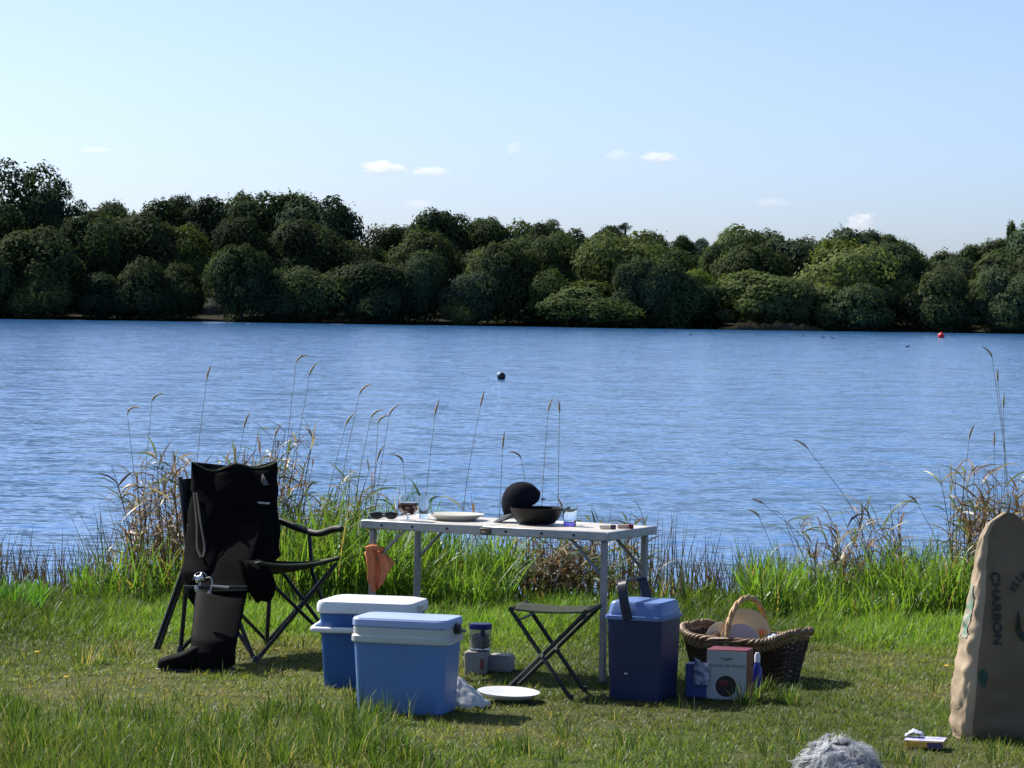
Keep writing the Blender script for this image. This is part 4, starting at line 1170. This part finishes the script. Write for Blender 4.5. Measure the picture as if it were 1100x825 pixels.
for s in (-1, 1):   # five fingers each, resting on the grass
    hb = []; hands_e = []
    base = Vector((s * .20, .36, .03))
    hb.append((base, (.034, .016))); hb.append((base + Vector((0, .05, -.004)), (.036, .013)))
    for k in range(4):
        x_ = (k - 1.5) * .02; L3 = (.07, .082, .076, .058)[k]
        i0 = len(hb)
        hb += [(base + Vector((x_, .085, -.002)), .0095), (base + Vector((x_ * 1.15, .085 + L3 * .55, .004)), .0085), (base + Vector((x_ * 1.2, .085 + L3, -.008)), .007)]
        hands_e += [(1, i0), (i0, i0 + 1), (i0 + 1, i0 + 2)]
    i0 = len(hb); hb += [(base + Vector((-s * .042, .04, 0)), .011), (base + Vector((-s * .06, .075, -.006)), .009)]
    hands_e += [(0, i0), (i0, i0 + 1), (0, 1)]
    skin_body('hand', hb, hands_e, m_skin, per, 1)
m_eye = mat('eye_white', (.7, .7, .7), .2); m_lip = mat('lips', (.4, .15, .13), .5)
for s in (-1, 1):
    MB().ball((s * .03, .083, .428), (.012, .010, .010), 10, 8).build('eye', m_eye, per)
MB().tube([(-.022, .088, .358), (0, .098, .356), (.022, .088, .358)], [.004, .007, .004], 8).build('mouth', m_lip, per)
# curly hair
m_hair = leaf_mat('grey_hair', 0.3, 0.12, 0.7, tboost=(1, 1, 1))
NHs, KH = 15000, 9
d = rng.normal(size=(NHs, 3)); d /= np.linalg.norm(d, axis=1)[:, None]
keep = (d[:, 2] > -.55) & ~((d[:, 1] > .35) & (d[:, 2] < .45))
d = d[keep]; NHs = len(d)
NL = 210
lc = rng.normal(size=(NL, 3)); lc /= np.linalg.norm(lc, axis=1)[:, None]; lc[:, 2] = np.abs(lc[:, 2]) * rng.choice([1, 1, 1, -.5], NL)
own = np.argmax(d @ lc.T + rng.normal(0, .02, (NHs, NL)), axis=1)
D0 = lc[own]
sc_ = np.array([.083, .092, .090]); ctr = np.array([0, 0.0, .415])
root = ctr + d * sc_
def frame(D):
    T = np.cross(D, np.array([0.2, 0.3, 1.0])); T /= np.linalg.norm(T, axis=1)[:, None]
    return T, np.cross(D, T)
Tl, Bl = frame(D0)
ph = rng.uniform(0, 6.28, NL)[own]; amp = rng.uniform(.010, .022, NL)[own]; sp = (rng.choice([-1, 1], NL) * rng.uniform(3.5, 7, NL))[own]
Lk = rng.uniform(.010, .046, NL)[own]; sw = rng.uniform(-.03, .03, (NL, 2))[own]
PP = np.zeros((NHs, KH, 3)); tt = np.linspace(0, 1, KH)
for k in range(KH):
    t_ = tt[k]
    mid_ = ctr + D0 * sc_ + D0 * (Lk * t_)[:, None] + Tl * (amp * (np.cos(ph + sp * t_) - np.cos(ph)) + sw[:, 0] * t_)[:, None] + Bl * (amp * (np.sin(ph + sp * t_) - np.sin(ph)) + sw[:, 1] * t_)[:, None] + np.array([0, 0, -.016]) * t_ ** 2
    own_ = root - (ctr + D0 * sc_)
    PP[:, k] = mid_ + own_ * (1 - .52 * t_)
fly = (rng.random(NHs) < .10).astype(float)[:, None, None]
PP += np.cumsum(rng.normal(0, .0008, PP.shape) * (1 + 1.2 * fly), axis=1) + fly * d[:, None, :] * .008 * tt[None, :, None]
tn = (rng.uniform(.5, .85, NHs) * rng.uniform(.7, 1.1, NL)[own])[:, None]
hairo = strips('hair', PP, np.tile(np.linspace(.0019, .0008, KH), (NHs, 1)), np.cross(d, rng.normal(size=d.shape)), np.clip(tn * np.array([[.95, .97, 1.0]]), .04, .85), m_hair, per)
sc = MB().ball((0, -.002, .418), (.090, .098, .094), 24, 16, lambda q: 1.0 if q.z > -.2 and q.y < .5 else .9); sc.build('scalp_hair', mat('grey_underhair', (.20, .20, .21), .7, scale=60, var=.5), per)

# ------------------------------------------------------------------ lawn
m_grass = leaf_mat('grass_blades', 0.45, 0.25, 0.45, tboost=(1.5, 1.55, 0.6))
def on_footprint(x, y):
    k = np.zeros(len(x), bool)
    for c_, r_ in ((onz(546, 755), .125), (onz(996, 806) + Vector((0, .03, 0)), .085)):
        k |= (x - c_.x) ** 2 + (y - c_.y) ** 2 < r_ ** 2
    return k
edge_v = np.vectorize(bank_edge)
def lawn():
    N = 470000
    y = 10.4 + (17.35 - 10.4) * rng.random(N) ** 0.85
    x = rng.uniform(-1, 1, N) * (0.9 + y * .19)
    k = (y < edge_v(x) + .05) & ~on_footprint(x, y); x, y = x[k], y[k]; N = len(x)
    n1 = vnoise(x, y, 1.1, 1.0); n2 = vnoise(x, y, 4.0, 7.0); n3 = vnoise(x, y * .6, .55, 3.0)
    far = np.clip((y - 14.8) / .8, 0, 1)                    # lush strip close to the water
    left = np.clip((-x - .1) / 1.2, 0, 1) * np.clip((12.1 - y) / .6, 0, 1)   # taller foreground at the left
    dry = np.clip(n1 * 1.6 + n2 * .7 + .25 - far * 1.2 + .5 * np.clip(1 - abs(y - 14.3) / .7, 0, 1) * np.clip(.3 - x, 0, 1), 0, 1)
    n4 = vnoise(x, y, 13.0, 4.0)
    h = (.016 + .022 * rng.random(N)) * np.clip(1 + .7 * n2 + 1.5 * n4, .45, 2.6) * (1 + 1.3 * far) * (1 + 1.4 * left) * (1 - .35 * dry)
    az = rng.uniform(0, 6.28, N); lean = rng.uniform(.2, 1.15, N) * (1 - .5 * np.maximum(far, left)); curl = rng.uniform(.1, 1.0, N)
    gz = np.array([ground_z(a, b_) for a, b_ in zip(x, y)]) - .003
    P = blade_curves(np.stack([x, y, gz], 1), h, az, lean, curl, 3)
    wd = rng.uniform(.0025, .0050, N) * (1 + .3 * far)
    W = wd[:, None] * np.array([[1, .85, .12]])
    side = np.stack([-np.sin(az), np.cos(az), np.zeros(N)], 1)
    tw = rng.uniform(-.8, .8, N); side = side * np.cos(tw)[:, None] + np.stack([np.cos(az), np.sin(az), 0 * az], 1) * np.sin(tw)[:, None]
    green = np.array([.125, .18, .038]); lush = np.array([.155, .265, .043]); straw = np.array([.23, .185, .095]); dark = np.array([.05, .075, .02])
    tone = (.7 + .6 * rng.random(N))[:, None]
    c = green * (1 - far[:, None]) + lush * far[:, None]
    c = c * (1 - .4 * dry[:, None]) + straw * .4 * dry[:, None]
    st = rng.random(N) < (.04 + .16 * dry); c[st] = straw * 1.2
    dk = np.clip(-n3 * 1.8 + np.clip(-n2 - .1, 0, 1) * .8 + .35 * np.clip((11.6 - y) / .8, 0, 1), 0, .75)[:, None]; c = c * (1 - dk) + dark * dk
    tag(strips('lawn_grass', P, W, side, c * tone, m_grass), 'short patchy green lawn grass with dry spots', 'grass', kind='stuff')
lawn()
def tall_tufts():
    Ps, Ws, Ss, Cs = [], [], [], []
    def tuft(cx, cy, n, h, spread, straw):
        a = rng.uniform(0, 6.28, n); r_ = spread * np.sqrt(rng.random(n))
        pos = np.stack([cx + r_ * np.cos(a), cy + r_ * np.sin(a), np.zeros(n)], 1)
        hh = h * rng.uniform(.5, 1.1, n)
        P = blade_curves(pos, hh, a + rng.normal(0, .5, n), rng.uniform(.02, .35, n), rng.uniform(.1, .9, n), 4)
        Ps.append(P); Ws.append(rng.uniform(.003, .0055, n)[:, None] * np.array([[1, .95, .7, .1]]))
        Ss.append(np.stack([-np.sin(a), np.cos(a), 0 * a], 1))
        c = np.array([.065, .115, .025]) * (.6 + .7 * rng.random((n, 1))); k = rng.random(n) < straw; c[k] = np.array([.28, .24, .14])
        Cs.append(c)
    for i in range(210):
        px = rng.uniform(-40, 430) if i < 170 else rng.uniform(380, 1100); py = rng.uniform(765, 838)
        if i >= 170: py = rng.uniform(795, 838)
        q = onz(px, py); tuft(q.x, q.y, int(rng.uniform(14, 40)), rng.uniform(.09, .17) * (1 if i < 170 else .65), rng.uniform(.03, .08), .08)
    for i in range(60):
        q = onz(rng.uniform(-20, 1080), rng.uniform(690, 780)); tuft(q.x, q.y, int(rng.uniform(5, 16)), rng.uniform(.05, .10), rng.uniform(.02, .06), .25)
    for px, py in ((140, 706), (128, 704), (88, 716), (100, 712), (440, 822), (430, 818), (455, 822), (808, 748), (798, 757), (846, 756)):
        q = onz(px, py); tuft(q.x, q.y, 50, .11, .06, .5 if py < 730 else .1)
    tag(strips('tall_grass', np.concatenate(Ps), np.concatenate(Ws), np.concatenate(Ss), np.concatenate(Cs), m_grass), 'tufts of longer grass standing above the lawn in the foreground', 'grass', kind='stuff')
tall_tufts()

# dandelions
m_yel = mat('yellow_petals', (.75, .50, .02), .6); m_stem = mat('flower_stem', (.08, .14, .03), .6)
fl0 = None
for i, (px, py) in enumerate([(257, 713), (271, 711), (296, 712), (305, 719), (40, 714), (502, 723), (1017, 729), (72, 742)]):
    q = onz(px, py); q.z = 0
    if fl0 is None:
        fl0 = thing('dandelion', '', 'flower')
        MB().tube([(0, 0, 0), (.004, 0, .03), (.002, 0, .055)], .0015, 6).build('stem', m_stem, fl0)
        h = MB()
        for k in range(18):
            a = k * 2.4; r_ = .003 + .010 * (k / 18) ** .6
            h.ball((.002 + r_ * math.cos(a), r_ * math.sin(a), .058 + .004 * (1 - k / 18)), (.0045, .0045, .003), 6, 5)
        h.build('flower_head', m_yel, fl0); o = fl0
    else:
        o = fl0.copy(); col.objects.link(o)
        for c_ in fl0.children:
            cc = c_.copy(); col.objects.link(cc); cc.parent = o
    o.location = q; o.rotation_euler = (0, 0, i * 1.3)
    tag(o, 'small yellow dandelion flower in the short lawn grass', 'flower', 'yellow dandelions in the lawn')

# ------------------------------------------------------------------ bank vegetation
m_bank = leaf_mat('bank_blades', 0.5, 0.3, 0.4, tboost=(1.5, 1.5, 0.5))
def bank():
    Ps, Ws, Ss, Cs = [], [], [], []
    def patch(px0, px1, n, h0, h1, d0, d1, colr, wid=(.006, .013), straw=.05, lean=.35):
        px = rng.uniform(px0, px1, n); y = rng.uniform(d0, d1, n)
        x = np.array([at(a, 640, b_).x for a, b_ in zip(px, y)])
        z = np.array([ground_z(a, b_) for a, b_ in zip(x, y)])
        hh = rng.uniform(h0, h1, n) * (1 + .75 * vnoise(x, y, 2.6, 5))
        az = rng.uniform(0, 6.28, n)
        P = blade_curves(np.stack([x, y, z], 1), hh, az, rng.uniform(0, lean, n), rng.uniform(.1, 1.3, n), 5)
        Ps.append(P); Ws.append(rng.uniform(*wid, n)[:, None] * np.array([[.7, 1, .95, .6, .08]]))
        tw = rng.uniform(-1, 1, n)
        Ss.append(np.stack([-np.sin(az), np.cos(az), 0 * az], 1) * np.cos(tw)[:, None] + np.stack([np.cos(az), np.sin(az), 0 * az], 1) * np.sin(tw)[:, None])
        c = np.array(colr) * (.6 + .8 * rng.random((n, 1))); k = rng.random(n) < straw; c[k] = np.array([.26, .21, .11])
        Cs.append(c)
    G = (.112, .205, .042); D_ = (.065, .12, .03)
    patch(800, 1180, 3900, .20, .38, 16.45, 17.55, G)
    patch(740, 810, 260, .06, .15, 16.75, 17.45, D_)
    patch(395, 550, 1900, .30, .55, 16.65, 17.75, G)
    patch(545, 740, 260, .10, .24, 16.85, 17.85, D_, straw=.3)
    patch(290, 400, 1100, .30, .55, 16.75, 17.85, G)
    patch(80, 300, 1500, .13, .32, 16.85, 17.95, (.10, .19, .04), straw=.12)
    patch(-120, 45, 700, .10, .24, 16.25, 17.05, (.07, .20, .025), (.004, .008))
    patch(-150, 90, 500, .06, .16, 17.05, 17.65, D_)
    tag(strips('bank_grass', np.concatenate(Ps), np.concatenate(Ws), np.concatenate(Ss), np.concatenate(Cs), m_bank), 'bright green broad bladed grass growing along the lake bank', 'grass', kind='stuff')
bank()
def stubble():
    segs = [(-160, 130, 900, .0, .24), (735, 830, 300, .05, .26), (540, 740, 300, .05, .4), (100, 330, 450, .1, .45), (840, 1150, 250, .1, .4)]
    Ps, Ws, Ss, Cs = [], [], [], []
    for px0, px1, n, h0, h1 in segs:
        px = rng.uniform(px0, px1, n); y = rng.uniform(17.45, 18.7, n)
        x = np.array([at(a, 640, b_).x for a, b_ in zip(px, y)]); z = np.array([max(ground_z(a, b_), WATER_Z - .1) for a, b_ in zip(x, y)])
        az = rng.uniform(0, 6.28, n)
        P = blade_curves(np.stack([x, y, z], 1), rng.uniform(h0, h1, n) + .2, az, rng.uniform(0, .25, n), rng.uniform(0, .5, n), 4)
        Ps.append(P); Ws.append(np.tile([.006, .005, .0045, .001], (n, 1))); Ss.append(np.tile([1., 0, 0], (n, 1)))
        Cs.append(np.array([.11, .095, .05]) * (.5 + rng.random((n, 1))))
    tag(strips('reed_stubble', np.concatenate(Ps), np.concatenate(Ws), np.concatenate(Ss), np.concatenate(Cs), m_dry), 'short dark reed stubble standing in the shallow water along the bank', 'reeds', kind='stuff')
stubble()

m_reedleaf = leaf_mat('reed_leaves', 0.36, 0.3, 0.42, tboost=(1.15, 1.1, 0.8))
# reed clumps: stems and long drooping leaves
def clump(label, px0, px1, n, top, y0, y1, lean_dir, lean_amt, green, seed, leafy=7, base_row=652):
    r = np.random.default_rng(seed); n = int(n * 1.25); leafy = leafy + 2
    px = r.uniform(px0, px1, n); y = r.uniform(y0, y1, n)
    x = np.array([at(a, 640, b_).x for a, b_ in zip(px, y)])
    z = np.array([ground_z(a, b_) for a, b_ in zip(x, y)])
    mid_ = np.array([x.mean(), y.mean(), 0])
    t = thing('reed_clump', label, 'reeds', tuple(mid_), 0, 'reed clumps along the bank')
    rowtop = r.uniform(top[0], top[1], n)
    hh = np.array([at(a, b_, c_).z for a, b_, c_ in zip(px, rowtop, y)]) - z
    az = np.where(r.random(n) < .7, lean_dir + r.normal(0, .6, n), r.uniform(0, 6.28, n))
    P = blade_curves(np.stack([x, y, z], 1), hh, az, r.uniform(0, .12, n) + lean_amt * r.random(n), r.uniform(0, .25, n), 6)
    Cst = np.array([.13, .10, .05]) * (.6 + .7 * r.random((n, 1)))
    Wst = np.tile([.007, .0065, .006, .005, .004, .002], (n, 1))
    # two crossed ribbons give each stem a round look
    s1 = np.tile([1., 0, 0], (n, 1)); s2 = np.tile([.3, .95, 0], (n, 1))
    strips('stems', np.concatenate([P, P]) - mid_, np.concatenate([Wst, Wst]), np.concatenate([s1, s2]), np.concatenate([Cst, Cst]), m_dry, t)
    nl = n * leafy
    idx = np.repeat(np.arange(n), leafy); f = r.uniform(.25, 1.0, nl) * 4.999
    k = f.astype(int); fr = (f - k)[:, None]
    root = P[idx, k] * (1 - fr) + P[idx, k + 1] * fr
    la = r.uniform(0, 6.28, nl)
    L = r.uniform(.10, .26, nl)
    Pl = blade_curves(root, L, la, r.uniform(.25, .9, nl), r.uniform(.5, 2.0, nl), 5)
    Wl = r.uniform(.007, .016, nl)[:, None] * np.array([[.5, 1, .9, .6, .1]])
    tw = r.uniform(-1, 1, nl)
    Sl = np.stack([-np.sin(la), np.cos(la), 0 * la], 1) * np.cos(tw)[:, None] + np.stack([0 * la, 0 * la, 1 + 0 * la], 1) * np.sin(tw)[:, None]
    pal = np.array([[.24, .15, .085], [.17, .11, .06], [.36, .31, .22], [.11, .16, .05], [.15, .20, .06]])
    pr = np.array([.3, .22, .2, .28 * 0 + .14, .14]); pr = pr * np.array([1 - green, 1 - green, 1 - green, green * 2, green * 2]); pr /= pr.sum()
    Cl = pal[r.choice(5, nl, p=pr)] * (.6 + .7 * r.random((nl, 1)))
    o = strips('leaves', Pl - mid_, Wl, Sl, Cl, m_reedleaf, t); o['kind'] = 'stuff'
clump('dense rusty brown reed clump left of the camping chair', 140, 215, 46, (480, 560), 17.15, 17.95, R(170), .10, .25, 1)
clump('pale drying reeds rising right behind the back of the camping chair', 215, 320, 34, (455, 530), 17.35, 18.15, R(20), .12, .45, 2)
clump('leafy grey green reeds bending right between camping chair and table', 300, 375, 40, (490, 580), 17.25, 18.05, R(5), .25, .55, 3)
clump('upright rusty reed clump behind the middle of the table, seen between its legs', 555, 625, 44, (560, 620), 17.15, 17.75, R(80), .06, .25, 4, leafy=6)
clump('sparse greenish reeds behind the right end of the table', 630, 700, 22, (545, 610), 17.25, 18.05, R(90), .08, .7, 5, leafy=5)
clump('leaning grey brown reeds above the bright bank grass, well left of the charcoal sack', 880, 985, 40, (535, 610), 17.15, 17.95, R(165), .35, .35, 6)
clump('tall brown reed clump just left of and behind the top of the charcoal sack', 1020, 1120, 60, (500, 570), 17.05, 18.05, R(60), .08, .3, 7)
clump('thin green reeds between the left glasses and the dinner plate behind the table', 395, 530, 22, (520, 600), 17.35, 18.25, R(120), .15, .8, 8, leafy=4)

# flowering stalks, one thing each
m_plume = mat('reed_plume', (.42, .32, .21), .9, scale=60, var=.4)
m_stalk = mat('reed_stalk', (.22, .20, .13), .7, scale=30, var=.3)
def stalk(tip, base, droop, label, group, hl=.09, y=17.65):
    yb = y
    bpt = at(base[0], base[1], yb); bpt.z = max(ground_z(bpt.x, yb), WATER_Z - .1)
    bend = at(tip[0], tip[1], yb)
    t = thing('reed_stalk', label, 'reed', bpt, 0, group)
    a = Vector((0, 0, 0)); e = bend - bpt
    m_ = e * .55 + Vector((-e.x * .18, random.uniform(-.05, .05), .04))
    pts = bez([a, m_, e], 10)
    MB().tube(pts, [.0024 - .0011 * i / (len(pts) - 1) for i in range(len(pts))], 6).build('stem', m_stalk, t)
    s = 1 if droop > 0 else -1
    ang = abs(droop)
    dirs = [(pts[-1] - pts[-3]).normalized()]
    q = [e]
    for k in range(7):
        f = (k + 1) / 7
        up = dirs[0]
        dv = (up * math.cos(ang * f) + Vector((s, 0, 0)) * math.sin(ang * f)).normalized()
        q.append(q[-1] + dv * hl / 7)
    hd = MB()
    hd.tube(q, [.002, .0045, .0058, .006, .0055, .0045, .003, .0012], 7)
    rr = random.Random(int(tip[0]))
    for k in range(40):
        f = rr.uniform(.1, .98) * 7; i = int(f); c_ = q[i].lerp(q[min(i + 1, 7)], f - i)
        dv = Vector((rr.gauss(0, 1), rr.gauss(0, 1), rr.gauss(0, .6))).normalized()
        tl = (q[min(i + 1, 7)] - q[max(i - 1, 0)]).normalized()
        hd.tube([c_, c_ + dv * .007 + tl * .012], [.0013, .0005], 4)
    hd.build('seed_head', m_plume, t, ang=60)
G1, G2, G3 = 'flowering reed stalks behind the camping chair', 'flowering reed stalks behind the table', 'flowering reed stalks near the charcoal sack'
L1 = 'tall thin reed stalk with a nodding brown seed head rising near the camping chair'
L2 = 'tall thin reed stalk with a nodding tan seed head rising behind the camping table'
L3 = 'tall thin reed stalk with a nodding tan seed head near the charcoal sack'
for tip, base, dr in [((222, 408), (203, 640), .3), ((318, 390), (300, 640), 1.7), ((332, 404), (306, 640), .8), ((163, 432), (150, 640), 1.6), ((137, 445), (150, 640), 1.8), ((262, 460), (240, 640), .3), ((110, 610), (125, 660), .9), ((295, 470), (275, 640), .5)]:
    stalk(tip, base, dr, L1, G1, random.uniform(.065, .10))
for tip, base, dr in [((386, 424), (355, 640), 1.3), ((371, 458), (340, 640), .7), ((418, 447), (396, 640), 1.0), ((398, 450), (372, 640), 1.5), ((406, 455), (398, 640), 1.5), ((467, 447), (452, 640), .3), ((516, 437), (490, 640), .1),
                      ((540, 482), (534, 640), .1), ((589, 442), (578, 640), .4), ((601, 444), (598, 640), -.1), ((433, 497), (440, 640), -1.6), ((560, 493), (575, 640), -1.9), ((405, 496), (390, 640), .4)]:
    stalk(tip, base, dr, L2, G2, random.uniform(.06, .10))
for tip, base, dr in [((868, 482), (950, 620), -.9), ((820, 541), (900, 640), -1.3), ((816, 556), (840, 610), -1.4), ((1066, 385), (1087, 640), -1.1), ((1072, 410), (1088, 640), .15), ((1078, 438), (1078, 640), .1), ((1041, 472), (1030, 640), .4), ((1043, 508), (1020, 640), 1.3), ((1068, 480), (1070, 640), .1), ((985, 540), (1020, 640), -1.0)]:
    stalk(tip, base, dr, L3, G3, random.uniform(.06, .09), 17.55)
